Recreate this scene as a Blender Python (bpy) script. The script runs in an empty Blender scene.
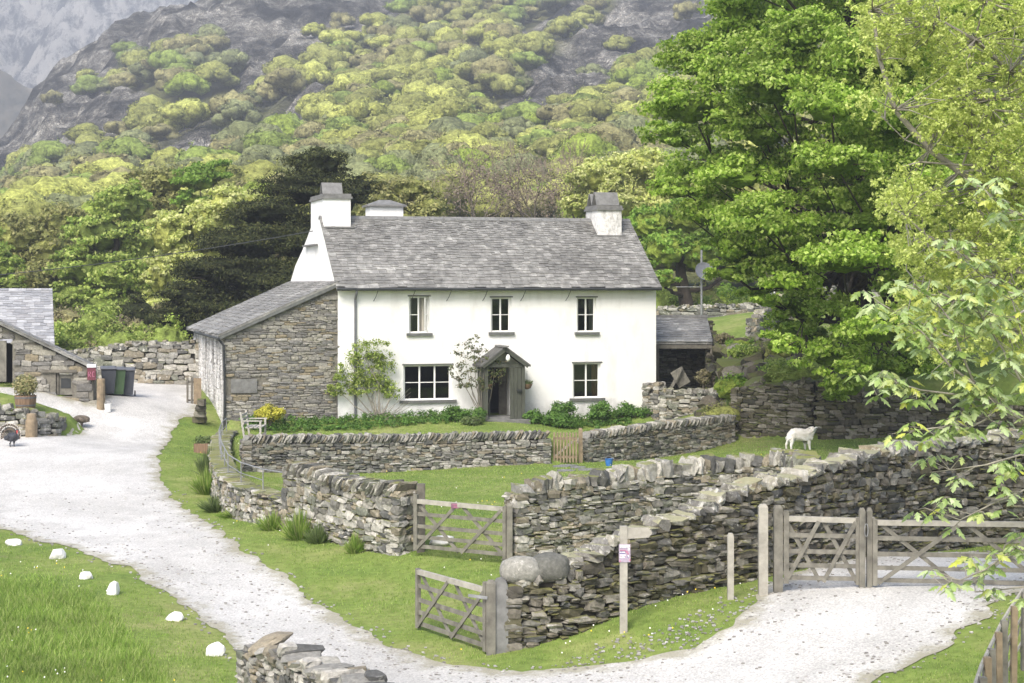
import bpy, math, random
import numpy as np
from mathutils import Vector, Matrix, Euler

# ------------------------------------------------------------ camera, sky, sun, exposure
F, HY, CZ = 1800.0, 285.0, 5.0        # focal length in pixels, horizon row, eye height
scn = bpy.context.scene
C = scn.collection
cam_d = bpy.data.cameras.new('camera'); cam = bpy.data.objects.new('camera', cam_d); C.objects.link(cam)
scn.camera = cam
cam.location = (0, 0, CZ); cam.rotation_euler = (math.radians(90), 0, 0)
cam_d.sensor_width = 36; cam_d.lens = 36*F/1024
cam_d.shift_y = -(341.5-HY)/1024
cam_d.clip_start = 0.5; cam_d.clip_end = 9000
SUN_EL, SUN_AZ = math.radians(46), math.radians(203)   # azimuth clockwise from +Y (north)
w = bpy.data.worlds.new('World'); scn.world = w; w.use_nodes = True
wn = w.node_tree.nodes; wn.clear()
sky = wn.new('ShaderNodeTexSky'); sky.sky_type = 'NISHITA'; sky.sun_disc = False
sky.sun_elevation = SUN_EL; sky.sun_rotation = SUN_AZ; sky.air_density = 1.0; sky.dust_density = 3.5; sky.ozone_density = 1.0
bg = wn.new('ShaderNodeBackground'); bg.inputs[1].default_value = 0.15
wo = wn.new('ShaderNodeOutputWorld')
w.node_tree.links.new(sky.outputs[0], bg.inputs[0]); w.node_tree.links.new(bg.outputs[0], wo.inputs[0])
sun_d = bpy.data.lights.new('sun', 'SUN'); sun_d.energy = 2.2; sun_d.angle = math.radians(28); sun_d.color = (1.0, 0.955, 0.88)
sun = bpy.data.objects.new('sun', sun_d); C.objects.link(sun)
sd = Vector((math.sin(SUN_AZ)*math.cos(SUN_EL), math.cos(SUN_AZ)*math.cos(SUN_EL), math.sin(SUN_EL)))
sun.rotation_euler = sd.to_track_quat('Z', 'Y').to_euler(); sun.location = (0, 0, 60)
scn.view_settings.view_transform = 'Standard'; scn.view_settings.look = 'None'
scn.view_settings.exposure = 1.12; scn.view_settings.gamma = 1.0
scn.cycles.use_denoising = True
scn.cycles.max_bounces = 5; scn.cycles.diffuse_bounces = 2; scn.cycles.glossy_bounces = 2
scn.cycles.transmission_bounces = 3; scn.cycles.transparent_max_bounces = 8; scn.cycles.volume_bounces = 0

# ------------------------------------------------------------ small helpers
R = random.Random(7)
def RS(seed): return np.random.RandomState(seed)
def P(px, py, D): return np.array([(px-512)/F*D, D, CZ-(py-HY)/F*D])
def XY(px, D): return np.array([(px-512)/F*D, D])
def smooth(a, b, x):
    t = np.clip((x-a)/(b-a), 0, 1); return t*t*(3-2*t)

def vnoise(x, y, seed=0, octaves=4, lac=2.0, gain=0.5):
    """fractal value noise on arrays, about -1..1"""
    x = np.asarray(x, float); y = np.asarray(y, float); out = np.zeros(np.broadcast(x, y).shape); amp = 1; tot = 0
    def h(i, j, s):
        n = (i.astype(np.int64)*374761393 + j.astype(np.int64)*668265263 + s*1442695041) & 0xffffffff
        n = ((n ^ (n >> 13))*1274126177) & 0xffffffff
        return ((n ^ (n >> 16)) & 0xffff)/32767.5-1
    for o in range(octaves):
        xi = np.floor(x); yi = np.floor(y); fx = x-xi; fy = y-yi
        fx = fx*fx*(3-2*fx); fy = fy*fy*(3-2*fy); s = seed+o*17
        v = (h(xi, yi, s)*(1-fx)+h(xi+1, yi, s)*fx)*(1-fy)+(h(xi, yi+1, s)*(1-fx)+h(xi+1, yi+1, s)*fx)*fy
        out = out+amp*v; tot += amp; amp *= gain; x = x*lac+3.1; y = y*lac+7.7
    return out/tot

def seg_dist(pts, a, b):
    ab = b-a; t = np.clip(((pts-a)@ab)/(ab@ab), 0, 1); return np.linalg.norm(pts-(a+t[:, None]*ab), axis=1)
def poly_sdf(pts, poly):
    """signed distance, negative inside"""
    poly = np.asarray(poly, float)[:, :2]; d = np.full(len(pts), 1e9); ins = np.zeros(len(pts), bool)
    for i in range(len(poly)):
        a, b = poly[i-1], poly[i]; d = np.minimum(d, seg_dist(pts, a, b))
        c = (a[1] > pts[:, 1]) != (b[1] > pts[:, 1])
        if a[1] != b[1]: ins ^= c & (pts[:, 0] < (b[0]-a[0])*(pts[:, 1]-a[1])/(b[1]-a[1])+a[0])
    return np.where(ins, -d, d)

class MB:
    """collects vertices and faces; build() links them as one mesh object"""
    def __init__(s): s.v = []; s.f = []; s.m = []; s.n = 0
    def add(s, v, f, m=0):
        v = np.asarray(v, float).reshape(-1, 3); s.v.append(v)
        if isinstance(f, np.ndarray):
            s.f.append(f+s.n); s.m.append(np.full(len(f), m))
        else:
            by = {}
            for q in f: by.setdefault(len(q), []).append(q)
            for k in by: a = np.array(by[k]); s.f.append(a+s.n); s.m.append(np.full(len(a), m))
        s.n += len(v); return s
    def box(s, c, size, rot=None, m=0):
        h = np.array(size)/2.0
        v = np.array([[x, y, z] for x in (-1, 1) for y in (-1, 1) for z in (-1, 1)])*h
        if rot is not None: v = v@np.array(rot).T
        return s.add(v+np.array(c), BOXF, m)
    def hexa(s, v, m=0): return s.add(v, BOXF, m)     # 8 points in box() order
    def beam(s, a, b, wd, hg, up=(0, 0, 1), m=0):
        """bar from a to b, wd across, hg along up"""
        a = np.array(a, float); b = np.array(b, float); t = b-a; L = np.linalg.norm(t); t = t/L
        side = np.cross(t, up); side = side/np.linalg.norm(side); u = np.cross(side, t)
        return s.box((a+b)/2, (L, wd, hg), np.stack([t, side, u], 1), m)
    def tube(s, pts, rad, n=6, m=0, caps=True):
        pts = np.array(pts, float); k = len(pts)
        if np.isscalar(rad): rad = [rad]*k
        tg = np.gradient(pts, axis=0); tg /= np.linalg.norm(tg, axis=1)[:, None]+1e-9
        ref = np.array([0, 0, 1.0]) if abs(tg[0][2]) < .9 else np.array([1.0, 0, 0]); vs = []
        for i in range(k):
            a = np.cross(tg[i], ref); a /= np.linalg.norm(a)+1e-9; b = np.cross(tg[i], a); ref = np.cross(a, tg[i])
            for j in range(n):
                th = 2*math.pi*j/n; vs.append(pts[i]+rad[i]*(math.cos(th)*a+math.sin(th)*b))
        fs = [(i*n+j, i*n+(j+1) % n, (i+1)*n+(j+1) % n, (i+1)*n+j) for i in range(k-1) for j in range(n)]
        if caps: fs += [tuple(range(n))[::-1], tuple((k-1)*n+j for j in range(n))]
        return s.add(vs, fs, m)
    def lathe(s, c, prof, n=16, m=0):
        vs = [(c[0]+r*math.cos(2*math.pi*j/n), c[1]+r*math.sin(2*math.pi*j/n), c[2]+z) for r, z in prof for j in range(n)]
        k = len(prof)
        fs = [(i*n+j, i*n+(j+1) % n, (i+1)*n+(j+1) % n, (i+1)*n+j) for i in range(k-1) for j in range(n)]
        fs += [tuple(range(n))[::-1], tuple((k-1)*n+j for j in range(n))]
        return s.add(vs, fs, m)
    def prism(s, poly, ext, m=0):
        """closed solid: polygon (list of 3d points) pushed along the vector ext"""
        p = np.array(poly, float); n = len(p); v = np.concatenate([p, p+np.array(ext)])
        fs = [tuple(range(n))[::-1], tuple(range(n, 2*n))]+[(i, (i+1) % n, n+(i+1) % n, n+i) for i in range(n)]
        return s.add(v, fs, m)
    def build(s, name, mats, parent=None, smooth_=False):
        if not isinstance(mats, (list, tuple)): mats = [mats]
        off = np.array(parent['_loc']) if parent is not None and '_loc' in parent else np.zeros(3)
        v = np.concatenate(s.v)-off
        me = bpy.data.meshes.new(name); nf = sum(len(a) for a in s.f)
        loops = np.concatenate([a.ravel() for a in s.f]); tot = np.concatenate([np.full(len(a), a.shape[1]) for a in s.f])
        me.vertices.add(len(v)); me.vertices.foreach_set('co', v.ravel())
        me.loops.add(len(loops)); me.loops.foreach_set('vertex_index', loops.astype(np.int32))
        me.polygons.add(nf); me.polygons.foreach_set('loop_start', (np.cumsum(tot)-tot).astype(np.int32))
        me.polygons.foreach_set('loop_total', tot.astype(np.int32))
        me.polygons.foreach_set('material_index', np.concatenate(s.m).astype(np.int32))
        me.polygons.foreach_set('use_smooth', np.full(nf, smooth_))
        me.update(calc_edges=True); me.validate()
        for m in mats: me.materials.append(m)
        o = bpy.data.objects.new(name, me); C.objects.link(o)
        if parent is not None:
            o.parent = parent
            if '_loc' in parent: o['_loc'] = list(parent['_loc'])
        return o
BOXF = np.array([[0, 1, 3, 2], [4, 6, 7, 5], [0, 4, 5, 1], [2, 3, 7, 6], [0, 2, 6, 4], [1, 5, 7, 3]])

def thing(name, label, cat, loc, group=None):
    o = bpy.data.objects.new(name, None); C.objects.link(o); o.location = tuple(float(q) for q in loc); o['_loc'] = [float(q) for q in loc]
    o.empty_display_size = .2
    return tag(o, label, cat, group)
def tag(o, label=None, cat=None, group=None, kind=None):
    if label: o['label'] = label
    if cat: o['category'] = cat
    if group: o['group'] = group
    if kind: o['kind'] = kind
    return o
def dup(root, loc, rotz=0, label=None, scale=None):
    r = root.copy(); C.objects.link(r); r.location = tuple(float(q) for q in loc); r.rotation_euler = (0, 0, rotz)
    if label: r['label'] = label
    if scale: r.scale = scale if hasattr(scale, '__len__') else (scale,)*3
    for ch in root.children:
        c = ch.copy(); C.objects.link(c); c.parent = r
        for g in ch.children: d = g.copy(); C.objects.link(d); d.parent = c
    return r

# ------------------------------------------------------------ materials
class NT:
    def __init__(s, name):
        s.mat = bpy.data.materials.new(name); s.mat.use_nodes = True; s.t = s.mat.node_tree; s.t.nodes.clear()
        s.out = s.n('ShaderNodeOutputMaterial')
    def n(s, ty, **kw):
        nd = s.t.nodes.new(ty)
        for k, v in kw.items(): setattr(nd, k, v)
        return nd
    def l(s, a, b): s.t.links.new(a, b)
    def pos(s):
        g = s.n('ShaderNodeNewGeometry'); return g.outputs['Position']
    def noise(s, scale, detail=3, rough=.55, vec=None, st=None):
        nd = s.n('ShaderNodeTexNoise'); nd.inputs['Scale'].default_value = scale; nd.inputs['Detail'].default_value = detail
        nd.inputs['Roughness'].default_value = rough
        v = vec or s.pos()
        if st:
            mp = s.n('ShaderNodeMapping'); mp.inputs['Scale'].default_value = st; s.l(v, mp.inputs[0]); v = mp.outputs[0]
        s.l(v, nd.inputs['Vector']); return nd.outputs['Fac']
    def island(s): return s.n('ShaderNodeNewGeometry').outputs['Random Per Island']
    def ramp(s, fac, stops, interp='LINEAR'):
        r = s.n('ShaderNodeValToRGB'); r.color_ramp.interpolation = interp; e = r.color_ramp.elements
        while len(e) < len(stops): e.new(.5)
        for i, (p, c) in enumerate(stops): e[i].position = p; e[i].color = (*(c if hasattr(c, '__len__') else (c,)*3), 1)
        s.l(fac, r.inputs[0]); return r.outputs[0]
    def mix(s, fac, a, b, mode='MIX'):
        m = s.n('ShaderNodeMix', data_type='RGBA', blend_type=mode)
        for sock, v in ((m.inputs['Factor'], fac), (m.inputs['A'], a), (m.inputs['B'], b)):
            if hasattr(v, 'is_linked'): s.l(v, sock)
            elif hasattr(v, '__len__'): sock.default_value = (*v, 1)
            else: sock.default_value = v if sock.type == 'VALUE' else (v, v, v, 1)
        return m.outputs['Result']
    def math(s, op, a, b=0.0, clamp=False):
        m = s.n('ShaderNodeMath', operation=op, use_clamp=clamp)
        for i, v in enumerate((a, b)):
            if hasattr(v, 'is_linked'): s.l(v, m.inputs[i])
            else: m.inputs[i].default_value = v
        return m.outputs[0]
    def upness(s):
        g = s.n('ShaderNodeNewGeometry'); x = s.n('ShaderNodeSeparateXYZ'); s.l(g.outputs['Normal'], x.inputs[0]); return x.outputs[2]
    def attr(s, name): return s.n('ShaderNodeAttribute', attribute_name=name).outputs['Fac']
    def finish(s, col, rough=.9, bump=None, bstr=.5, bdist=.01, spec=.25, trans=0, metal=0):
        b = s.n('ShaderNodeBsdfPrincipled')
        if hasattr(col, 'is_linked'): s.l(col, b.inputs['Base Color'])
        else: b.inputs['Base Color'].default_value = (*col, 1)
        if hasattr(rough, 'is_linked'): s.l(rough, b.inputs['Roughness'])
        else: b.inputs['Roughness'].default_value = rough
        b.inputs['Specular IOR Level'].default_value = spec; b.inputs['Metallic'].default_value = metal
        if bump is not None:
            bn = s.n('ShaderNodeBump'); bn.inputs['Strength'].default_value = bstr; bn.inputs['Distance'].default_value = bdist
            s.l(bump, bn.inputs['Height']); s.l(bn.outputs[0], b.inputs['Normal'])
        sh = b.outputs[0]
        if trans:
            t = s.n('ShaderNodeBsdfTranslucent'); mx = s.n('ShaderNodeMixShader'); mx.inputs[0].default_value = trans
            if hasattr(col, 'is_linked'): s.l(col, t.inputs[0])
            else: t.inputs[0].default_value = (*col, 1)
            s.l(sh, mx.inputs[1]); s.l(t.outputs[0], mx.inputs[2]); sh = mx.outputs[0]
        s.l(sh, s.out.inputs[0]); return s.mat

def plain(name, col, rough=.7, var=.25, scale=8, bump=.3, bdist=.005, spec=.3, metal=0, st=None):
    n = NT(name); f = n.noise(scale, 4, .6, st=st)
    c = n.ramp(f, [(.3, [q*(1-var) for q in col]), (.7, [min(1, q*(1+var)) for q in col])])
    return n.finish(c, rough, f, bump, bdist, spec, metal=metal)

def stone_mat(name, tones, lichen=.45, moss=.3, gain=1.0, seed=0, mossc=(.16, .17, .05)):
    """tones: list of colours picked per stone; pale lichen blotches; moss on what faces up"""
    n = NT(name); isl = n.island(); k = len(tones)
    base = n.ramp(isl, [(i/k, [q*gain for q in t]) for i, t in enumerate(tones)], 'CONSTANT')
    fine = n.noise(14, 5, .65); base = n.mix(.75, base, n.ramp(fine, [(.25, .45), (.5, .9), (.75, 1.5)]), 'MULTIPLY')
    li = n.ramp(n.noise(5.5, 5, .7), [(.5+.22*(1-lichen), 0.0), (.56+.25*(1-lichen), 1.0)])
    li2 = n.math('MULTIPLY', li, n.math('GREATER_THAN', isl, .25))
    base = n.mix(n.math('MULTIPLY', li2, .75), base, (.50*gain, .49*gain, .45*gain))
    up = n.math('ADD', n.math('MULTIPLY', n.upness(), .55), n.noise(2.3, 4, .6))
    mo = n.ramp(up, [(1.06-moss*.5, 0.0), (1.16-moss*.5, 1.0)]) if moss > 0 else None
    if mo is not None: base = n.mix(n.math('MULTIPLY', mo, .85), base, mossc)
    return n.finish(base, .92, n.noise(30, 5, .65), .7, .02, .2)

G1 = [(.15, .145, .13), (.24, .23, .20), (.10, .10, .095), (.31, .30, .265), (.19, .17, .13), (.22, .215, .195), (.37, .355, .32), (.15, .155, .125), (.25, .22, .165)]
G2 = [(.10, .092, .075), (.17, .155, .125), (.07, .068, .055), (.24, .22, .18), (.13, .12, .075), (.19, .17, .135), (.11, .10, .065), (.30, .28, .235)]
G3 = [(.20, .19, .17), (.26, .25, .22), (.16, .155, .145), (.30, .285, .24), (.22, .21, .19), (.19, .185, .175), (.34, .325, .29), (.25, .215, .15)]
M = {}
M['stone_garden'] = stone_mat('garden_wall_stone', G1, .35, .12)
M['stone_near'] = stone_mat('near_wall_stone', G1, .75, .38, 1.1)
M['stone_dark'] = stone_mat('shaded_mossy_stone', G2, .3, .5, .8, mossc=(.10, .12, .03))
M['stone_field'] = stone_mat('field_wall_stone', G1, .62, .3, 1.15)
M['stone_front'] = stone_mat('front_wall_stone', G2+G1[:3], .5, .32, .85, mossc=(.15, .15, .05))
M['cope_front'] = stone_mat('lichen_coping_stone', G3, .85, .5, 1.1, mossc=(.27, .265, .16))
M['stone_build'] = stone_mat('building_rubble_stone', G3, .3, 0, .95)
M['boulder'] = stone_mat('dark_boulder', [(.13, .13, .115)], .15, .06); M['boulder_pale'] = stone_mat('pale_boulder', [(.27, .265, .235)], .7, .03)
M['joint'] = plain('dark_wall_joint', (.035, .032, .026), .95, .3, 6)
M['mortar'] = plain('old_lime_mortar', (.16, .15, .125), .95, .3, 10)
n = NT('grass_turf'); f = n.noise(.55, 5, .65); f2 = n.noise(6, 4, .6)
c = n.ramp(f, [(.3, (.105, .165, .036)), (.5, (.16, .212, .052)), (.68, (.235, .25, .095))])
sx = n.n('ShaderNodeSeparateXYZ'); n.l(n.pos(), sx.inputs[0])
c = n.mix(.6, c, n.ramp(f2, [(.3, .6), (.7, 1.3)]), 'MULTIPLY'); 
litter_shade = n.ramp(n.math('MULTIPLY', n.math('ADD', sx.outputs[1], n.math('MULTIPLY', n.noise(.12, 4, .6), 14)), .005), [(.415, 0.0), (.44, 1.0)]); lx_ = n.ramp(n.math('MULTIPLY', sx.outputs[0], .01), [(0, 1.0), (.02, 0.0)]); litter_shade = n.math('MULTIPLY', litter_shade, lx_); c = n.mix(n.ramp(n.noise(.33, 5, .7), [(.63, 0.0), (.72, .75)]), c, (.20, .17, .095)); c = n.mix(n.math('MULTIPLY', litter_shade, .85), c, n.ramp(n.noise(.8, 4, .7), [(.35, (.05, .045, .03)), (.65, (.075, .075, .035))])); M['turf'] = n.finish(c, .95, f2, .6, .03, .1)  # leaf-litter brown beyond the yard, with tree shade mixed into its colour
n = NT('pale_gravel'); f = n.noise(.35, 5, .6); f2 = n.noise(26, 3, .7); f3 = n.noise(3, 4, .7, st=(1, .35, 1))
vo = n.n('ShaderNodeTexVoronoi'); vo.inputs['Scale'].default_value = 34; n.l(n.pos(), vo.inputs['Vector'])
c = n.ramp(f, [(.3, (.45, .44, .415)), (.6, (.57, .56, .535))]); wt_ = n.ramp(n.math('ADD', n.attr('dist'), n.math('MULTIPLY', n.noise(.5, 4, .6), .9)), [(.0, .88), (.28, 1.0), (.42, 1.1), (.52, .97), (.66, .9), (.78, 1.08), (1.0, .98)]); c = n.mix(.8, c, wt_, 'MULTIPLY'); c = n.mix(.8, c, n.ramp(f2, [(.32, .6), (.62, 1.15)]), 'MULTIPLY')
c = n.mix(.7, c, n.ramp(vo.outputs['Color'], [(0, .72), (1, 1.15)]), 'MULTIPLY')
c = n.mix(.7, c, n.ramp(f3, [(.3, .92), (.6, 1.04)]), 'MULTIPLY')
edge = n.ramp(n.math('ADD', n.attr('edge'), n.math('MULTIPLY', n.math('SUBTRACT', n.noise(2.2, 5, .7), .5), 1.6)), [(.0, 1.0), (.42, 0.0)])
c = n.mix(n.math('MULTIPLY', edge, .75), c, (.24, .225, .15)); M['gravel'] = n.finish(c, .95, f2, .8, .02, .15)

# ------------------------------------------------------------ the lie of the land
# house frame: F3(s, d, z) = s metres along the front from its left corner, d metres in from the front
HA = np.array([.9618, .2736]); HN = np.array([-.2736, .9618]); HO = np.array([-6.45, 66.7]); HL = 12.54
def F3(s, d, z): p = HO+HA*s+HN*d; return np.array([p[0], p[1], z])
def s_of(px, d=0):
    u = (px-512)/F; o = HO+HN*d; return (u*o[1]-o[0])/(HA[0]-u*HA[1])
def z_of(py, s, d=0): return CZ-(py-HY)/F*(HO+HA*s+HN*d)[1]

STEPS = []                                             # retained ground: (polygon, rise)
garden_poly = np.array([XY(240, 54.6), XY(300, 55.35), XY(400, 56.75), XY(480, 57.25), XY(552, 57.65), XY(583, 58.45), XY(640, 60.65), XY(690, 62.45), XY(735, 64.0), XY(735, 67), XY(662, 67.2), HO+HA*HL+HN*1, HO+HN*1, HO-HA*4.2, XY(226, 64)])
island_poly = np.array([XY(-40, 60.6), XY(34, 60.7), XY(58, 61.8), XY(78, 63.0), XY(60, 63.6), XY(-40, 63.6)])
bank_poly = np.array([XY(735, 64.6), XY(781, 63.7), XY(816, 62.8), XY(870, 62.1), XY(930, 62.1), XY(1007, 62.1), XY(1300, 63.2), XY(1500, 110), XY(600, 110), XY(640, 84), XY(656, 78.6), XY(712, 78), XY(714, 72)])
STEPS.append((garden_poly, .72, .18)); STEPS.append((island_poly, .62, .25)); STEPS.append((bank_poly, 1.75, .3))
def step_sum(x, y):
    pts = np.stack([x.ravel(), y.ravel()], 1); out = np.zeros(len(pts))
    for i, (pl, rise, wd) in enumerate(STEPS):
        c = pl.mean(0); near = np.abs(pts-c).max(1) < 60
        s_ = 1-smooth(-wd, wd, poly_sdf(pts[near], pl))
        if i == 2: s_ = s_*(1-smooth(76, 98, pts[near][:, 1]))
        out[near] += rise*s_
    return out.reshape(x.shape)
CTRL = []
for px, py, D in [(480, 683, 28), (497, 655, 30), (300, 600, 34.9), (150, 520, 45), (120, 450, 58.9), (150, 410, 66), (245, 655, 30.2),
                  (0, 530, 43.3), (10, 440, 59.5), (-60, 444, 60), (95, 402, 66), (130, 391, 72), (190, 390, 73), (228, 426, 65), (170, 450, 57),
                  (212, 490, 50), (263, 521, 43), (324, 539, 40), (411, 554, 37.5), (430, 500, 47), (480, 490, 48.5), (560, 465, 57), (400, 472, 56.5),
                  (245, 474, 54), (640, 457, 60.5), (734, 442, 63.7), (800, 449, 58), (865, 440.5, 61.5), (640, 470, 52), (600, 613, 30.7),
                  (732, 593, 31.5), (770, 582, 32.3), (860, 586, 31), (1010, 590, 30.3), (700, 625, 29.5), (870, 683, 26), (620, 660, 29),
                  (990, 683, 25), (900, 550, 37.5), (960, 548, 38.5), (100, 333, 92), (190, 331, 92), (0, 333, 92), (420, 630, 32), (20, 403.5, 62.4), (20, 392, 65), (55, 412, 63.2), (34, 437, 59.6), (790, 318, 78), (900, 292, 82), (755, 340, 71), (720, 322, 80), (850, 345, 68)]:
    p = P(px, py, D); CTRL.append(p)
for x, y, z in [(-22, 60, .6), (-22, 66, 1.2), (-30, 75, 1.6), (-30, 92, 2.6), (-22, 82, 1.7), (-14, 80, 1.3), (-6, 80, 1.2), (6, 80, 1.2), (0, 92, 2.6), (15, 92, 2.9), (30, 92, 3.2), (45, 92, 3.6),
                (8, 73, .25), (4, 66, -.62), (-5, 62, -.75), (40, 66, .4), (40, 40, 0), (30, 30, .3), (25, 22, .4), (10, 18, -.4), (12, 22, -.4), (0, 18, -1.3), (-8, 20, -1.1), (-8, 26, -.95),
                (-10, 31, -.85), (-18, 32, -.6), (-20, 45, -.6), (-26, 50, -.2), (45, 110, 4.6), (0, 110, 4.2), (-45, 110, 4.2), (-45, 60, .8), (-45, 20, -.4), (45, 20, .8),
                (21, 50, -.4), (14, 50, -.4), (-6.8, 58, -.15), (-2.1, 60, -.12), (3.1, 63, -.02), (6.9, 65.7, .1), (-6.3, 66, -.08), (-.5, 67.5, 0), (5.0, 69.2, .1), (7.0, 70, .3), (-9, 61, -.2), (24, 60, -.1), (-3, 36, -1.05), (-16, 38, -.75)]:
    CTRL.append(np.array([x, y, z]))
CTRL = np.array(CTRL)
def tps(r2): return np.where(r2 > 1e-12, .5*r2*np.log(np.maximum(r2, 1e-12)), 0)
_n = len(CTRL); _c = CTRL[:, :2]/20
_K = tps(((_c[:, None]-_c[None])**2).sum(-1))+np.eye(_n)*.003
_Pm = np.hstack([np.ones((_n, 1)), _c]); _A = np.block([[_K, _Pm], [_Pm.T, np.zeros((3, 3))]])
_rhs = np.concatenate([CTRL[:, 2]-step_sum(CTRL[:, 0], CTRL[:, 1]), np.zeros(3)]); _W = np.linalg.solve(_A, _rhs)
def H_near(x, y):
    xx = np.clip(x, -45, 45)/20; yy = np.clip(y, 16, 110)/20; o = _W[_n]+_W[_n+1]*xx+_W[_n+2]*yy
    for i in range(_n): o = o+_W[i]*tps((xx-_c[i, 0])**2+(yy-_c[i, 1])**2)
    return o+step_sum(x, y)
# the fell behind: rows of distance, columns of bearing; values are heights in metres
FD = np.array([95, 130, 180, 250, 330, 420, 520, 640, 760, 950])
FU = np.array([-420, -160, 0, 60, 120, 175, 260, 350, 500, 700, 900, 1300])
PYT = np.array([  # height each stretch of the fell rises to, as seen over the farm
 [325, 325, 325, 325, 325, 325, 325, 325, 325, 322, 320, 320],
 [300, 300, 298, 296, 296, 294, 292, 290, 290, 285, 285, 285],
 [285, 283, 270, 262, 256, 252, 248, 245, 240, 240, 240, 240],
 [270, 262, 243, 232, 220, 214, 205, 198, 190, 190, 190, 190],
 [262, 248, 222, 200, 182, 172, 160, 148, 140, 135, 135, 130],
 [258, 240, 200, 165, 140, 125, 112,  98,  88,  78,  70,  60],
 [262, 236, 172, 118,  92,  70,  60,  48,  42,  28,  14,  0],
 [275, 250, 150,  66,  30,   3, -14, -20, -14, -25, -40, -50],
 [280, 275, 215, 150, 100,  60,  10, -20, -30, -50, -70, -80],
 [290, 285, 270, 240, 200, 150,  90,  40,   0, -30, -60, -70]], float)
HT = CZ+(HY-PYT)/F*FD[:, None]
def cubic(tab, xs, q):
    i = np.clip(np.searchsorted(xs, q)-1, 0, len(xs)-2); t = np.clip((q-xs[i])/(xs[i+1]-xs[i]), 0, 1)
    return i, t*t*(3-2*t)*.5+t*.5
def fell(x, y):
    yy = np.maximum(y, 60); px = np.clip(512+F*x/yy, FU[0], FU[-1]); D = np.clip(yy, FD[0], FD[-1])
    i, a = cubic(None, FD, D); j, b = cubic(None, FU, px)
    z = (HT[i, j]*(1-b)+HT[i, j+1]*b)*(1-a)+(HT[i+1, j]*(1-b)+HT[i+1, j+1]*b)*a
    amp = smooth(110, 420, yy); rock = rockmask_xy(x, y)
    z = z+amp*(3.0*vnoise(x/60, y/60, 3, 4)+1.6*vnoise(x/17, y/17, 9, 4))
    rg = 1-np.abs(vnoise(x/26+3, y/34, 21, 5)*2)
    rg2 = 1-np.abs(vnoise(x/11+7, y/20, 27, 4)*2)
    z = z+amp*rock*(5*rg*smooth(150, 450, yy)+3*rg2-3.5+1.5*vnoise(x/5, y/7, 33, 3)+.8*(np.floor(vnoise(x/9, y/14, 41, 3)*5)))
    return z
def H(x, y):
    x = np.atleast_1d(np.asarray(x, float)); y = np.atleast_1d(np.asarray(y, float)); wt = smooth(93, 118, y)
    out = np.zeros(x.shape); a = wt < 1; out[a] = H_near(x[a], y[a])*(1-wt[a]); b = wt > 0; out[b] += fell(x[b], y[b])*wt[b]
    return out
def hz(x, y): return float(H(x, y)[0])
# bare rock on the fell (regions drawn as seen, on the fell's base shape)
ROCKS = [[(-300, 180), (0, 182), (45, 176), (75, 182), (112, 150), (150, 134), (235, 124), (300, 80), (350, 52), (405, 20), (450, -40), (-300, -200)],
         [(150, 168), (190, 150), (240, 138), (290, 112), (330, 92), (336, 100), (300, 138), (250, 164), (196, 178), (155, 184)],
         [(470, 130), (520, 92), (548, 62), (575, 45), (600, 28), (640, -30), (740, -40), (715, 45), (660, 58), (620, 76), (570, 112), (525, 126), (486, 150)],
         [(585, 18), (540, 45), (515, 50), (560, 18), (580, -10), (610, -10)]]
LEDGE = [(108, 92), (125, 62), (150, 58), (175, 66), (205, 55), (228, 66), (232, 90), (200, 104), (150, 98), (120, 100)]
def base_fell(x, y):
    yy = np.maximum(y, 60); px = np.clip(512+F*x/yy, FU[0], FU[-1]); D = np.clip(yy, FD[0], FD[-1])
    i, a = cubic(None, FD, D); j, b = cubic(None, FU, px)
    return px, HY-((HT[i, j]*(1-b)+HT[i, j+1]*b)*(1-a)+(HT[i+1, j]*(1-b)+HT[i+1, j+1]*b)*a-CZ)/yy*F
def rockmask_xy(x, y, soft=14):
    px, py = base_fell(x, y); pts = np.stack([px.ravel(), py.ravel()], 1); m = np.zeros(len(pts))
    wob = 9*vnoise(x.ravel()/15, y.ravel()/15, 50, 3)
    for pl in ROCKS: m = np.maximum(m, 1-smooth(-4, soft, poly_sdf(pts, pl)+wob))
    m = m*smooth(0, 8, poly_sdf(pts, LEDGE))
    return m.reshape(np.shape(x))*smooth(140, 230, np.asarray(y))

_Dg = np.concatenate([np.arange(19, 130, .2), np.geomspace(130, 900, 400)])
def G(px, py):
    """where the sight line through a spot of the photograph meets the ground"""
    X = (px-512)/F*_Dg; Z = CZ-(py-HY)/F*_Dg; h = H(X, _Dg); k = np.nonzero(Z <= h)[0]
    if len(k) == 0 or k[0] == 0: k = [1]
    i = k[0]; a = Z[i-1]-h[i-1]; b = h[i]-Z[i]; t = a/(a+b+1e-9); D = _Dg[i-1]+(_Dg[i]-_Dg[i-1])*t
    return np.array([(px-512)/F*D, D, CZ-(py-HY)/F*D])

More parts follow.
